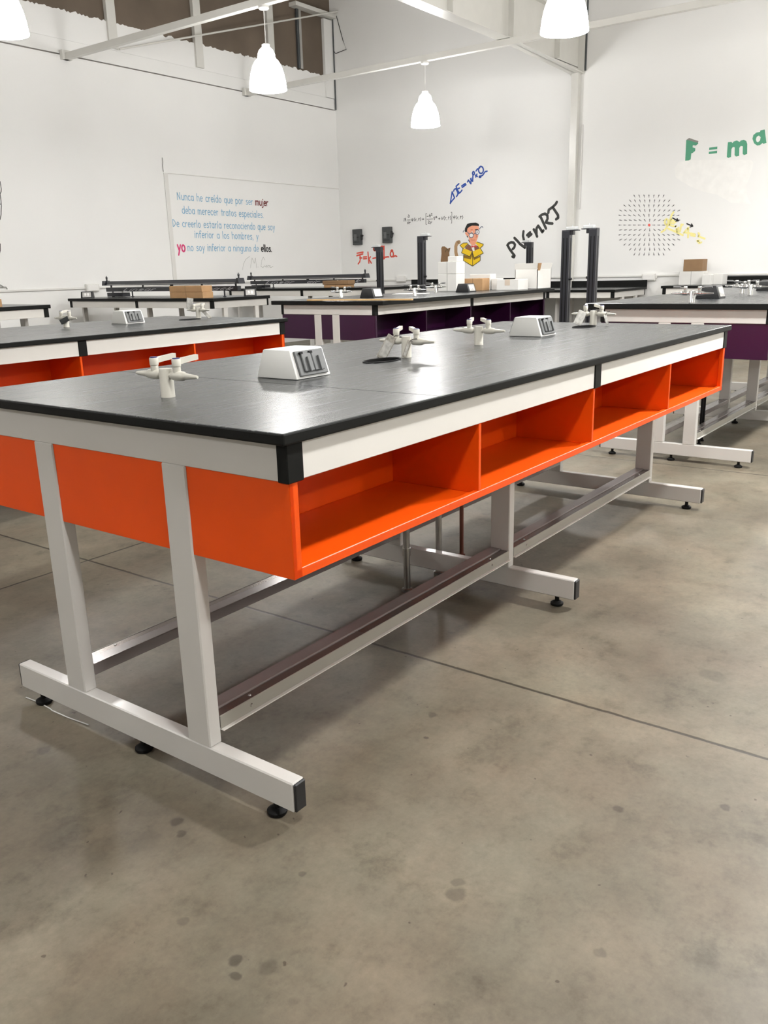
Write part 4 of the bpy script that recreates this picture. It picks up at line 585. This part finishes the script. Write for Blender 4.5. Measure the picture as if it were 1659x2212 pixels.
def make_table(label, loc, rz=0., L=3.108, W=1.22, colour='orange', lift=0., t=.024, shelf=True, sinks=True, backsplash=0., seam=True, rail=True, s=.016, ups=None, foot=None, frames=3):
    """local origin: middle of the footprint on the floor"""
    T = thing('laboratory_table' if not backsplash else 'wall_bench', label, 'table' if not backsplash else 'bench', loc, rz, 'laboratory tables and benches')
    H = .9+lift if t < .03 else .9+lift
    zt0 = H-t; zb = H-t-.078; zs = zb-.2017
    zg, zf = .0377, .1117
    hx, hy = L/2, W/2; e, d = .0223, .0381
    # worktop
    mb = MB(); mb.mi = 1
    mb.box(-hx, hx, -hy, hy, zt0, H, .004, 2)
    for f in mb.bm.faces:
        if f.normal.z > .9: f.material_index = 0
    top = mb.build('worktop', ['top', 'black'], None)
    if sinks:
        top['_z'] = H; cut_holes(top, [(1.145-hx, 0, .083, .046), (2.80-hx, .0, .083, .046)])
        for p in top.data.polygons:
            if p.normal.z > .9 and p.center.z > H-.001: p.material_index = 0
            else: p.material_index = 1
    top.parent = T
    if seam:
        MB().box(.55-hx, .5515-hx, -hy+.004, hy-.004, H-.001, H+.0003).build('worktop_seam', 'black', T)
    # aprons: white panels and black brackets
    for sy in (-1, 1):
        y0, y1 = sorted((sy*(hy-s), sy*(hy-s-.018)))
        xs = [-hx+.068, -.0365, .0135, hx-.068] if L > 2 else [-hx+.068, 0, 0, hx-.068]
        MB().box(xs[0], xs[1], y0, y1, zb, zt0, .0015).build('apron', 'white_panel', T)
        MB().box(xs[2], xs[3], y0, y1, zb, zt0, .0015).build('apron', 'white_panel', T)
        yb0, yb1 = sorted((sy*(hy-s+.004), sy*(hy-s-.025)))
        for xa, xb in ((-hx+e-.002, -hx+.068), (xs[1], xs[2]), (hx-.068, hx-e+.002)):
            if xb-xa > .01: MB().box(xa, xb, yb0, yb1, zb-.002, zt0, .002).build('bracket', 'black', T)
    for sx in (-1, 1):
        x0, x1 = sorted((sx*(hx-e), sx*(hx-e-.02)))
        MB().box(x0, x1, -hy+s+.002, hy-s-.002, zb, zt0, .0015).build('end_apron', 'frame', T)
    # leg frames
    ups = tuple((-hy+a, -hy+b) for a, b in ups) if ups else ((-hy+.3153, -hy+.3933), (hy-.3933-.02, hy-.3153-.02)) if W > 1. else ((-hy+.18, -hy+.24), (hy-.24, hy-.18))
    f0, f1 = (-hy+foot[0], -hy+foot[1]) if foot else (-hy+.0504, -hy+1.1331) if W > 1. else (-hy+.05, hy-.05)
    fx = [-hx+e, 1.508-hx, 3.015-hx] if L > 3. else [-hx+e, -d/2, hx-e-d]
    if frames == 2: fx = [fx[0], fx[-1]]
    for x in fx:
        fr = MB().box(x, x+d, f0+.004, f1-.004, zg, zf, .003).build('foot_beam', 'frame', T)
        for y0, y1 in ((f0-.003, f0+.005), (f1-.005, f1+.003)):
            MB().box(x+.0015, x+d-.0015, y0, y1, zg+.0015, zf-.0015, .003).build('end_cap', 'plastic_black', fr)
        for y in ((f0+.075, (f0+f1)/2+.008, f1-.08) if W > 1. else (f0+.08, f1-.08)):
            MB().cyl((x+d/2, y, .010), (x+d/2, y, zg+.004), .008, n=12).lathe([(0, 0), (.021, 0), (.0235, .004), (.0235, .010), (.017, .014), (.012, .017), (0, .017)], (x+d/2, y, 0), n=20).build('levelling_foot', 'rubber', fr, True)
        for (a, b) in ups:
            MB().box(x, x+d, a, b, zf-.001, zb, .003).build('leg', 'frame', T)
    # floor rails between the frames
    if rail:
        zr0, zr1 = .145, .178
        for (x0, x1) in zip(fx, fx[1:]):
            for sy, (a, b) in zip((-1, 1), ups):
                o0 = a if sy < 0 else b; k = .032*(-sy)      # outer lip on the outer side
                y_in = b if sy < 0 else a
                ya, yb_ = sorted((o0+k, y_in))
                r = MB().box(x0+d, x1, ya, yb_, zr0+.004, zr1+.004, .002).build('rail', 'rail_steel', T)
                ya, yb_ = sorted((o0, o0+k))
                MB().box(x0+d, x1, ya, yb_, zr0+.002, zr1, .001).build('ledge_strip', 'rail_reflected', r)
                ya, yb_ = sorted((o0+.001*sy*1, o0-.003*sy))
                MB().box(x0+d, x1, ya, yb_, zr0, zr1+.001, .001).build('lip', 'lip_steel', r)
                ya, yb_ = sorted((o0+.010*sy, o0-.02*sy))
                MB().box(x0+d, x1, ya, yb_, zr0-.003, zr0, .0008).build('bottom_flange', 'white_panel', r)  # white finish paints in the highlight along the flange
                for xx in (x0+d+.115, x1-.115):
                    MB().lathe([(0, .003), (.003, .0026), (.0048, 0), (.0048, -.002)], (xx, o0+k*.5, zr1), n=12).build('bolt', 'zinc', r, True)
                    MB().lathe([(0, .003), (.003, .0026), (.0048, 0), (.0048, -.002)], (xx-.012, o0+.001*sy, zr0+.017), (0, sy, 0), n=12).build('bolt', 'zinc', r, True)
    # shelf units under the top: open cubbies on both long sides
    if shelf:
        cx = [.770-hx, 1.5255-hx, 2.302-hx]
        for sy in (-1, 1):
            def bx(mb, x0, x1, ya, yb_, z0, z1, bev=.0012):
                a, b = sorted((sy*(hy-ya), sy*(hy-yb_))); return mb.box(x0, x1, a, b, z0, z1, bev)
            xa, xb = -hx+e+.012, hx-e-.012
            bx(MB(), xa, xb, s+.004, s+.296, zs, zs+.012).build('shelf_floor', colour, T)
            bx(MB(), xa, xb, s+.284, s+.296, zs+.012, zb+.001).build('shelf_back', colour, T)
            bx(MB(), xa, xb, s, s+.018, zs-.001, zs+.0195, .0015).build('front_lip', colour, T)
            for x in cx: bx(MB(), x-.006, x+.006, s+.001, s+.286, zs+.012, zb+.001).build('divider', colour, T)
            for x in (-hx+e+.004, hx-e-.004-.026):
                bx(MB(), x, x+.026, s, s+.018, zs-.001, zb+.001, .0015).build('corner_post', colour, T)
        for sx in (-1, 1):
            x0, x1 = sorted((sx*(hx-e-.0045), sx*(hx-e-.0155)))
            MB().box(x0, x1, -hy+s, hy-s, zs-.001, zb+.0005, .001).build('end_panel', colour, T)
    # cup sinks
    if sinks:
        for x in (1.145-hx, 2.80-hx):
            mb = MB()
            prof = [(1.05, .0012), (1.04, .0035), (1.0, .004), (.965, .002), (.95, -.02), (.90, -.09), (.70, -.135), (.2, -.15), (0, -.152)]
            mb.lathe([(r*.083, h) for r, h in prof], (x, 0, H), n=40, sy=.046/.083)
            mb.lathe([(.016, -.16), (.016, -.26), (0, -.26)], (x, 0, H), n=16)
            mb.build('cup_sink', 'rubber', T, True)
    if backsplash:
        MB().box(-hx, hx, -hy, -hy+.02, H, H+backsplash, .002).build('backsplash', 'black', T)
    return T

def P3(x0, y0, L=3.108, W=1.22): return (x0+L/2, y0+W/2, 0)
main = make_table('nearest laboratory table with orange open shelves, black edged top and pale grey legs', P3(0, 0))
dup(main, P3(-.02, 2.81), 'second orange shelved laboratory table, behind the nearest one at the left edge')
pur = make_table('purple shelved laboratory table with a wooden strip on its top, in the middle behind', P3(4.34, 2.95, W=1.2), colour='purple', lift=.055, t=.034, sinks=False, seam=False, W=1.2, s=.10, ups=((.465, .54), (.66, .735)), foot=(.13, 1.07))
dup(pur, P3(4.03, -.065, W=1.2), 'purple shelved laboratory table cut off by the right edge of the picture')
WB = dict(shelf=False, sinks=False, seam=False, t=.034, rail=False)
make_table('plain white laboratory table at the far left with a brown parcel on it', P3(.42, 6.18), lift=.055, **WB)
make_table('white wall bench under the left air track, by the upright trunking', (5.52+.46, 6.16+1.36, 0), PI/2, L=2.72, W=.92, lift=.03, **WB)
make_table('white wall bench under the right air track, behind the purple table', (8.5+.45, 5.98+1.53, 0), PI/2, L=3.06, W=.90, lift=.057, **WB)
make_table('white wall bench with black upstand at the back wall, left half behind the purple table', (11.15, 6.56, 0), PI/2, L=2.12, W=.85, lift=.03, backsplash=.075, **WB)
make_table('white wall bench with black upstand at the back wall, behind the two tall black poles', (10.93, 4.42, 0), PI/2, L=2.04, W=1.24, lift=-.05, backsplash=.095, **WB)
make_table('white wall bench at the right back wall holding white cartons', (11.15, 1.43, 0), PI/2, L=3.0, W=.78, lift=-.02, **WB)
tag(boxobj('upstand', 'black', 11.545, 11.575, -.02, 2.36, .87, .98, .002), 'black upstand board behind the white cartons along the right back wall', 'upstand')

# pipes under the tables
def pipe(x, y, h, r, m, label, fit=None):
    mb = MB().cyl((x, y, 0), (x, y, h), r, n=14)
    if fit: mb.cyl((x, y, fit), (x, y, fit+.03), r*1.3, n=14)
    mb.lathe([(r, .0), (r*1.7, .0), (r*1.7, .01), (r, .012)], (x, y, 0), n=14)
    tag(mb.build('supply_pipe', m, smooth=True), label, 'pipe')
pipe(1.346, .665, .80, .0125, 'zinc', 'galvanised pipe rising under the nearest orange table, left of the pair', .145)
pipe(1.572, .665, .80, .0125, 'zinc', 'galvanised pipe rising under the nearest orange table, right of the pair', .06)
pipe(1.807, .70, .80, .009, 'copper', 'rust brown pipe rising under the nearest orange table')
pipe(4.63, .535, .88, .008, 'rubber', 'black pipe under the right purple table, nearer its end')
pipe(4.76, .555, .88, .008, 'rubber', 'black pipe under the right purple table, further in')

# ------------------------------------------------------------------ taps
def make_tap(label, loc, metal='cream', reach=.115, levers=(0, 0), rz=0., group='gas taps', col_r=.0175):
    """twin-nozzle bench tap; levers: angle of each handle about its stem, 0 = towards +X"""
    T = thing('gas_tap', label, 'tap', loc, rz, group)
    ch = metal == 'chrome'
    MB().lathe([(0, 0), (col_r*1.02, 0), (col_r*1.02, .003), (col_r, .004), (col_r*.97, .066), (col_r*.9, .0705), (0, .0715)], n=28, sy=1.0).build('column', metal, T, True)
    for s, a in zip((-1, 1), levers):
        z = .0545; y0 = s*.012
        mb = MB(); prof = [(.0, 0), (.0075, 0), (.0075, .010), (.011, .014), (.0125, .022), (.0125, .04), (.0115, .052), (.009, .058)]
        mb.lathe(prof, (0, y0, z), (0, s, 0), n=20)
        mb.cyl((0, s*.042, z), (0, s*.042, .077), .0098, n=20)
        v = mb.build('valve', metal, T, True)
        pr = [(.0088, .057)]
        k = 6; l0, l1 = .060, reach-.012
        for i in range(k):
            h = l0+(l1-l0)*i/k; rr = .0078-.0042*i/k
            pr += [(rr+.0006, h), (rr-.0006, h+(l1-l0)/k*.8)]
        pr += [(.0032, l1), (.0, l1)]
        MB().lathe(pr, (0, y0, z), (0, s, 0), n=16).build('nozzle', metal, T, True)
        h = MB().lathe([(0, 0), (.0108, 0), (.0112, .002), (.0112, .016), (.0100, .018), (0, .018)], n=22)
        if ch:
            h.cyl((.008, 0, .010), (.030, 0, .012), .0035, n=10)
        else:
            h.hexa([(.007, -.0055, .004), (.020, -.005, .006), (.020, .005, .006), (.007, .0055, .004)], [(.007, -.0055, .016), (.020, -.005, .020), (.020, .005, .020), (.007, .0055, .016)])
            h.hexa([(.020, -.005, .006), (.066, -.0065, .011), (.066, .0065, .011), (.020, .005, .006)], [(.020, -.005, .0195), (.066, -.0065, .0235), (.066, .0065, .0235), (.020, .005, .0195)])
        hd = h.build('handle', metal, T, True); hd.location = (0, s*.042, .0775); hd.rotation_euler = (0, 0, a)
        if ch:
            MB().cyl((.028, 0, .0117), (.072, 0, .0135), .0065, n=14).build('lever_sleeve', 'grey_lever', hd, True)
        else:
            MB().lathe([(.0, .0205), (.0085, .0205), (.0092, .0195), (.0092, .0175), (0, .0175)], n=20).build('cap', 'blue', hd, True)
    return T
H1 = .9
make_tap('cream double gas tap with blue capped levers, nearest on the orange table', (.234, .605, H1))
make_tap('cream double gas tap with a folded paper tag, behind the nearer sink hole', (1.275, .60, H1), levers=(.90, .36))
make_tap('plain cream double gas tap in the middle of the nearest table, no tag on it', (1.783, .608, H1), levers=(.90, .36))
make_tap('cream double gas tap with clear tags, beside the farther sink hole', (2.935, .62, H1), levers=(.90, .36))
make_tap('cream double gas tap under a dark tag on the second orange table', (1.97, 3.62, H1), levers=(.90, .36))
make_tap('cream double gas tap with an upright grey tag on the second orange table', (2.93, 3.50, H1), levers=(.6, -.4))
Z2 = .955
for lab, x, y in (('chrome double tap on the right purple table in front of its black socket pedestal', 4.15, .51),
                  ('chrome double tap on the right purple table, first behind the socket pedestal', 5.36, .47), ('chrome double tap on the right purple table, farthest back at the right edge', 5.66, .60),
                  ('chrome double tap on the middle purple table beside the wooden strip', 5.0, 3.90), ('chrome double tap in the middle of the middle purple table, left of two', 5.39, 3.36),
                  ('chrome double tap on the middle purple table in front of the tall black pole', 6.30, 3.72), ('chrome double tap at the far end of the middle purple table by the white carton', 7.18, 3.50)):
    make_tap(lab, (x, y, Z2), 'chrome', .125, (-PI/2, PI/2), group='chrome taps')

def paper_tag(label, loc, rot, w, h, d, m, tie=True):
    t = thing('paper_tag' if m == 'paper' else 'plastic_tag', label, 'tag', loc); t.rotation_euler = rot
    MB().box(-w/2, w/2, -d/2, d/2, -h, 0, .0015).build('folded_sheet', m, t)
    MB().box(-w/2+.003, w/2-.003, -d/2-.0008, -d/2, -h*.9, -h*.25).build('printed_side', 'film' if m == 'paper' else m, t)
    if tie: MB().tube([(.0, 0, -.006), (.008, -.004, .006), (.02, -.006, .012), (.03, 0, .010), (.02, .008, .004), (.0, 0, -.006)], .0012, 6).build('tie', 'plastic_black', t)
    return t
paper_tag('folded printed paper tag tied to the tap behind the nearer sink', (1.262, .648, .972), (0, .52, -.93), .034, .088, .012, 'paper')
paper_tag('thin grey tag hanging on the right nozzle of the tap behind the nearer sink', (1.255, .572, .960), (0, .35, -.93), .014, .060, .003, 'paper')
paper_tag('clear plastic tag on the left of the tap at the farther sink', (2.92, .668, .968), (0, .42, -.93), .040, .070, .012, 'film')
paper_tag('narrow clear tag hanging right of the tap at the farther sink', (2.92, .555, .952), (0, -.32, -.93), .014, .050, .003, 'film')
paper_tag('dark tag lying across the tap on the second orange table', (1.96, 3.575, .955), (.2, 1.15, -.93), .030, .062, .006, 'steelbox', False)
paper_tag('pale grey tag standing upright on the tap of the second orange table', (2.92, 3.56, 1.035), (.1, .18, -.93), .045, .075, .003, 'film', False)
paper_tag('grey tag leaning down from the right nozzle of the second orange table tap', (2.92, 3.45, .957), (0, -.75, -.93), .022, .080, .003, 'paper', False)

# ------------------------------------------------------------------ socket pedestals
def socket_box(label, loc, rz=0., dark=False):
    T = thing('socket_pedestal', label, 'socket box', loc, rz, 'black socket pedestals' if dark else 'white socket pedestals')
    w, d0, d1, h = .15, .0785, .051, .081
    MB().hexa([(-w/2, -d0, 0), (w/2, -d0, 0), (w/2, d0, 0), (-w/2, d0, 0)], [(-w/2+.004, -d1, h), (w/2-.004, -d1, h), (w/2-.004, d1, h), (-w/2+.004, d1, h)], .004, 2).build('housing', 'box_white' if not dark else 'plastic_black', T, True)
    ang = math.atan2(d0-d1, h)
    for s in (-1, 1):
        R = Matrix.Translation((0, s*(d0+d1)/2, h/2+.001)) @ Matrix.Rotation(0 if s < 0 else PI, 4, 'Z') @ Matrix.Rotation(-ang, 4, 'X')
        def add(name, m, boxes, par):
            mb = MB()
            for bx in boxes: mb.box(*bx)
            bmesh.ops.transform(mb.bm, matrix=R, verts=mb.bm.verts); return mb.build(name, m, par)
        if dark:
            p = add('socket_plate', 'plate', [(-.052, .052, -.004, .002, -.033, .033, .001)], T)
            mb = MB()
            for x in (-.018, .018): mb.lathe([(.0, .0075), (.011, .0075), (.013, .006), (.013, 0)], (x, 0, 0), (0, -1, 0), n=16, sy=1.5)
            bmesh.ops.transform(mb.bm, matrix=R, verts=mb.bm.verts); mb.build('socket_insert', 'socket_white', p, True)
        else:
            p = add('cover_plate', 'grey_cover', [(-.060, .060, -.007, .002, -.036, .036, .0015)], T)
            add('flap', 'grey_cover', [(-.042, -.001, -.013, -.006, -.026, .027, .002), (.001, .042, -.013, -.006, -.026, .027, .002)], p)
            add('flap_rib', 'grey_cover', [(-.026, -.020, -.020, -.012, -.028, .015, .001), (.020, .026, -.020, -.012, -.028, .015, .001)], p)
            add('hinge', 'rubber', [(-.046, -.034, -.014, -.006, .025, .031), (-.006, .006, -.014, -.006, .025, .031)], p)
    return T
socket_box('white socket pedestal with grey flap cover, nearest on the orange table', (.697, .600, H1+.0006))
socket_box('white socket pedestal with grey flap cover, farther along the nearest table', (2.262, .615, H1+.0006))
socket_box('white socket pedestal on the second orange table at the left', (2.36, 3.53, H1+.0006))
socket_box('black socket pedestal on the right purple table behind the front chrome tap', (4.785, .58, Z2), dark=True)
socket_box('black socket pedestal farther back on the right purple table at the picture edge', (6.3, .56, Z2), dark=True)
socket_box('black socket pedestal on the middle purple table beside the wooden strip', (5.015, 3.565, Z2), dark=True)
socket_box('black socket pedestal on the middle purple table in front of the brown carton', (6.36, 3.40, Z2), dark=True)
socket_box('black socket pedestal at the left end of the left air track bench', (5.70, 8.70, .93), PI/2*-.5, dark=True)
socket_box('black socket pedestal at the right end of the left air track', (6.22, 6.27, .93), -PI/2*.5, dark=True)

# ------------------------------------------------------------------ air tracks
def air_track(label, loc, Ln, hb, hr):
    """track along local +X (seen from local -Y)"""
    T = thing('air_track', label, 'air track', loc, -PI/2, 'air tracks on the wall benches')
    x0, x1 = -Ln/2, Ln/2
    MB().box(x0+.02, x1-.02, -.03, .03, hb, hb+.052, .003).build('support_beam', 'alu_black', T)
    st = fit_text('Linear   air   track', x0+.30*Ln/2, hb+.008, x1-.10*Ln/2, hb+.008, .023, slant=.45)
    paint_strokes('lettering', st, .0075, 'letter_white', T, lambda u, v, k=0: (u, -.0312, v), label='white slanted lettering')
    MB().prism([(-.045, hr), (.045, hr), (.006, hr+.055), (-.006, hr+.055)], 0, x0, x1).build('track_rail', 'alu_black', T)
    MB().box(x0+.06, x1-.05, -.0385, -.0365, hr+.010, hr+.014).build('scale_strip', 'plate', T)
    for sx in (-1, 1):
        x = sx*(Ln/2-.0)
        MB().prism([(x-sx*.0-.03, hr+.0), (x+.03, hr), (x+.012, hr+.062), (x-.012, hr+.062)], 1, -.05, .05).cyl((x-sx*.02, 0, hr+.055), (x-sx*.02, 0, hr+.095), .010, n=12).lathe([(0, .125), (.012, .105), (.014, .095), (.01, .085)], (x-sx*.02, 0, hr), n=12).build('end_stop', 'alu_black', T, True)
    for f in (-.46, -.20, .02, .24, .47):
        MB().cyl((Ln*f, 0, hb+.05), (Ln*f, 0, hr+.004), .012 if f != .02 else .022, n=10).build('spacer', 'alu_black', T)
    for f in (-.44, -.36, -.28, .40): MB().cyl((Ln*f, -.02, 0), (Ln*f, -.02, hb+.004), .009, n=10).lathe([(0, 0), (.02, 0), (.02, .008), (0, .012)], (Ln*f, -.02, 0), n=12).build('foot', 'zinc' if f == -.36 else 'alu_black', T)
    MB().box(-Ln*.47, -Ln*.34, -.06, .06, .006, hb-.012, .003).build('adjuster_block', 'alu_black', T)
    return T
air_track('black linear air track on the left wall bench, below the quotation', (6.02, 7.47, .93), 2.50, .068, .146)
air_track('black linear air track on the right wall bench, near the room corner', (8.75, 7.62, .957), 2.30, .060, .125)
tag(boxobj('instrument_case', 'plastic_black', 8.56, 8.68, 8.46, 8.72, .957, .992, .004), 'small flat black case under the left end of the right air track', 'case')

# ------------------------------------------------------------------ tall black poles on the floor
def pole(label, x, y, h, side, rz=0.):
    T = thing('slotted_pole', label, 'pole', (x, y, 0), rz, 'tall black slotted poles')
    a, b = .032, .038
    MB().box(-a, a, -b, b, .02, h, .002).build('upright', 'alu_black', T)
    for xx in (-a-.001, a-.001):
        MB().box(xx, xx+.002, -.020, -.012, .05, h-.06).box(xx, xx+.002, .012, .020, .05, h-.06).build('slot', 'rubber', T)
    for yy in (-b-.001, b-.001): MB().box(-.006, .006, yy, yy+.002, .05, h-.06).build('slot', 'rubber', T)
    y0, y1 = sorted((-side*b, side*(b+.075)))
    MB().box(-.03, .03, y0, y1, h, h+.008, .001).box(-.02, .02, *sorted((side*b, side*(b+.03))), h-.035, h+.001).build('top_bracket', 'alu_black', T)
    y0, y1 = sorted((side*.0, side*(b+.06)))
    MB().box(-.025, .025, y0, y1, h+.008, h+.034, .003).cyl((0, side*.05, h+.03), (0, side*.05, h+.05), .004, n=8).build('clear_block', 'clear', T)
    MB().cyl((0, b if side > 0 else -b, h-.42), (0, (b+.022) if side > 0 else -(b+.022), h-.42), .011, n=12).build('knob', 'plastic_black', T, True)
    MB().box(-.13, .13, -.075, .075, .0, .02, .003).build('base_plate', 'alu_black', T)
    return T
pole('tall black slotted pole in front of the red equation', 8.2, 5.82, 1.47, 1)
pole('tall black slotted pole behind the middle purple table, beside the white box stack', 6.98, 4.34, 1.525, -1)
pole('tall black slotted pole under the letters PV, its foot behind a white carton', 9.38, 4.23, 1.48, 1)
pole('tall black slotted pole below the wall column, left of the right pair', 6.35, 2.33, 1.485, -1)
pole('tall black slotted pole at the corner of the right purple table', 6.42, 2.10, 1.495, 1)

# ------------------------------------------------------------------ boxes and parcels
def carton(name, label, x0, x1, y0, y1, z0, z1, m, seam=True, tape=None, rz=0.):
    cx, cy = (x0+x1)/2, (y0+y1)/2
    T = thing(name, label, 'box', (cx, cy, z0), rz, 'brown parcels' if name == 'parcel' else 'cartons on the benches'); a, b, h = (x1-x0)/2, (y1-y0)/2, z1-z0
    MB().box(-a, a, -b, b, 0, h, .003).build('carton_body', m, T)
    if seam: MB().box(-a-.0008, a+.0008, -.003, .003, h*.0+.002, h+.0008).build('flap_seam', 'card_dark' if m.startswith('card') and m != 'carton' else 'p_pencil', T)
    if tape: MB().box(-a-.001, -a, -.03, .03, h*.45, h+.001).box(-a, a, -.03, .03, h, h+.001).build('tape', 'tape', T)
    return T
G = None
carton('parcel', 'flat brown cardboard parcel in front of the left air track, lower of two', 5.56, 5.72, 6.36, 6.92, .93, .998, 'card')
carton('parcel', 'flat brown cardboard parcel in front of the left air track, upper of two', 5.56, 5.72, 6.37, 6.92, .999, 1.066, 'card')
carton('parcel', 'brown cardboard parcel in front of the right air track, lower of two', 8.53, 8.68, 6.64, 7.08, .957, 1.000, 'card')
carton('parcel', 'brown cardboard parcel in front of the right air track, upper of two', 8.52, 8.68, 6.625, 7.095, 1.001, 1.055, 'card_dark')
carton('parcel', 'brown cardboard parcel on the plain white table at the left edge', 2.55, 3.1, 6.26, 6.62, .955, 1.022, 'card')
carton('carton', 'white carton behind the black socket pedestal, lower of the stack of two', 6.60, 6.77, 3.66, 3.885, .955, 1.129, 'carton')
carton('carton', 'white carton behind the black socket pedestal, upper of the stack of two', 6.60, 6.77, 3.66, 3.885, 1.131, 1.252, 'carton')
carton('carton', 'small white box on top of the white carton stack', 6.62, 6.74, 3.665, 3.775, 1.253, 1.305, 'carton', False)
carton('carton', 'brown cardboard carton behind the black socket pedestal on the middle purple table', 6.80, 6.95, 3.465, 3.70, .955, 1.076, 'card')
carton('carton', 'white carton showing just above the brown carton', 6.97, 7.10, 3.47, 3.72, .955, 1.118, 'carton', False)
carton('carton', 'narrow white carton right of the brown carton', 6.97, 7.10, 3.38, 3.455, .955, 1.071, 'carton', False)
carton('carton', 'white carton with buff tape at the far end of the middle purple table', 6.84, 7.06, 3.07, 3.32, .955, 1.06, 'carton', False, True)
T = thing('open_carton', 'tall white carton with open flaps at the far end of the middle purple table', 'box', (7.27, 3.12, .955))
mb = MB(); a, b, h = .16, .13, .20
mb.box(-a, a, -b, -b+.006, 0, h).box(-a, a, b-.006, b, 0, h).box(-a, -a+.006, -b, b, 0, h).box(a-.006, a, -b, b, 0, h).box(-a, a, -b, b, 0, .006)
mb.build('carton_body', 'carton', T)
MB().hexa([(-a, -b, h), (a, -b, h), (a, -b+.006, h), (-a, -b+.006, h)], [(-a-.01, -b-.012, h+.06), (a+.01, -b-.012, h+.06), (a+.01, -b-.006, h+.06), (-a-.01, -b-.006, h+.06)]).build('flap', 'carton', T)
MB().hexa([(-a, -b, h), (-a+.005, -b, h), (-a+.005, b, h), (-a, b, h)], [(-a-.015, -b, h+.06), (-a-.01, -b, h+.06), (-a-.01, b, h+.06), (-a-.015, b, h+.06)]).build('flap', 'carton', T)
MB().hexa([(-a+.02, -b+.01, h-.05), (-a+.02, -b+.02, h-.05), (-a+.06, -b+.02, h-.05), (-a+.06, -b+.01, h-.05)], [(-a-.02, -b-.02, h+.06), (-a-.02, -b-.012, h+.06), (-a+.05, -b-.012, h+.06), (-a+.05, -b-.02, h+.06)]).build('flap', 'card', T, label='brown cardboard flap')
carton('carton', 'white carton under the brown carton on the right wall bench', 11.2, 11.44, 2.50, 2.83, .88, 1.06, 'carton')
carton('carton', 'brown carton standing on a white carton at the right wall bench', 11.2, 11.42, 2.52, 2.78, 1.061, 1.22, 'card_dark', False)
carton('carton', 'small white carton in front at the right wall bench', 11.08, 11.19, 2.36, 2.48, .88, 1.013, 'carton', False)
carton('carton', 'white carton at the right end of the cartons on the right wall bench', 11.2, 11.44, 2.24, 2.48, .88, 1.02, 'carton', False)
tag(MB().box(-.014, .014, -.5, .5, 0, .012, .001).build('wooden_strip', 'wood'), 'long pale wooden strip lying across the near end of the middle purple table', 'wooden strip')
ws = bpy.data.objects['wooden_strip']; ws.location = (4.40, 3.24, .955); ws.rotation_euler = (0, 0, .10)
mb = MB(); mb.box(-.11, .11, -.16, .16, 0, .004)
o = mb.build('paper_sheet', 'carton'); o.location = (5.9, 3.75, .955); o.rotation_euler = (0, 0, .3); tag(o, 'white sheet lying flat on the middle purple table before the black pole', 'paper')
mb = MB(); mb.tube([(.026, 1.125, .002), (.030, 1.067, .002), (.027, 1.004, .002), (.022, .985, .004), (.026, .914, .002), (.034, .831, .002)], .0016, 6)
tag(mb.build('white_cord', 'cord'), 'short white cord lying on the floor by the left foot of the nearest table', 'cord')

# ------------------------------------------------------------------ camera, light, colour
CAM = (-1.14567, -1.08294, 1.19359)
yaw, pitch, roll, F = (.638693, -.280100, -.0257736, 1822.35)
f = Vector((math.cos(pitch)*math.cos(yaw), math.cos(pitch)*math.sin(yaw), math.sin(pitch)))
rt = Vector((math.sin(yaw), -math.cos(yaw), 0)); up = rt.cross(f)
rt2 = math.cos(roll)*rt+math.sin(roll)*up; up2 = -math.sin(roll)*rt+math.cos(roll)*up
cd = bpy.data.cameras.new('camera'); co = bpy.data.objects.new('camera', cd); COL.objects.link(co)
mw = Matrix((rt2, up2, -f)).transposed().to_4x4(); mw.translation = Vector(CAM); co.matrix_world = mw
cd.sensor_fit = 'HORIZONTAL'; cd.sensor_width = 36; cd.lens = F/1659*36; cd.clip_start = .05; cd.clip_end = 60
SC.camera = co
w = bpy.data.worlds.new('world'); SC.world = w; w.use_nodes = True
w.node_tree.nodes['Background'].inputs[0].default_value = (.9, .93, 1, 1); w.node_tree.nodes['Background'].inputs[1].default_value = .05
SC.view_settings.view_transform = 'Standard'; SC.view_settings.look = 'None'; SC.view_settings.gamma = 1; SC.view_settings.use_curve_mapping = False
SC.view_settings.exposure = 0.12
SC.cycles.use_denoising = True
SC.cycles.max_bounces = 8; SC.cycles.diffuse_bounces = 5; SC.cycles.glossy_bounces = 4
SC.cycles.sample_clamp_indirect = 6
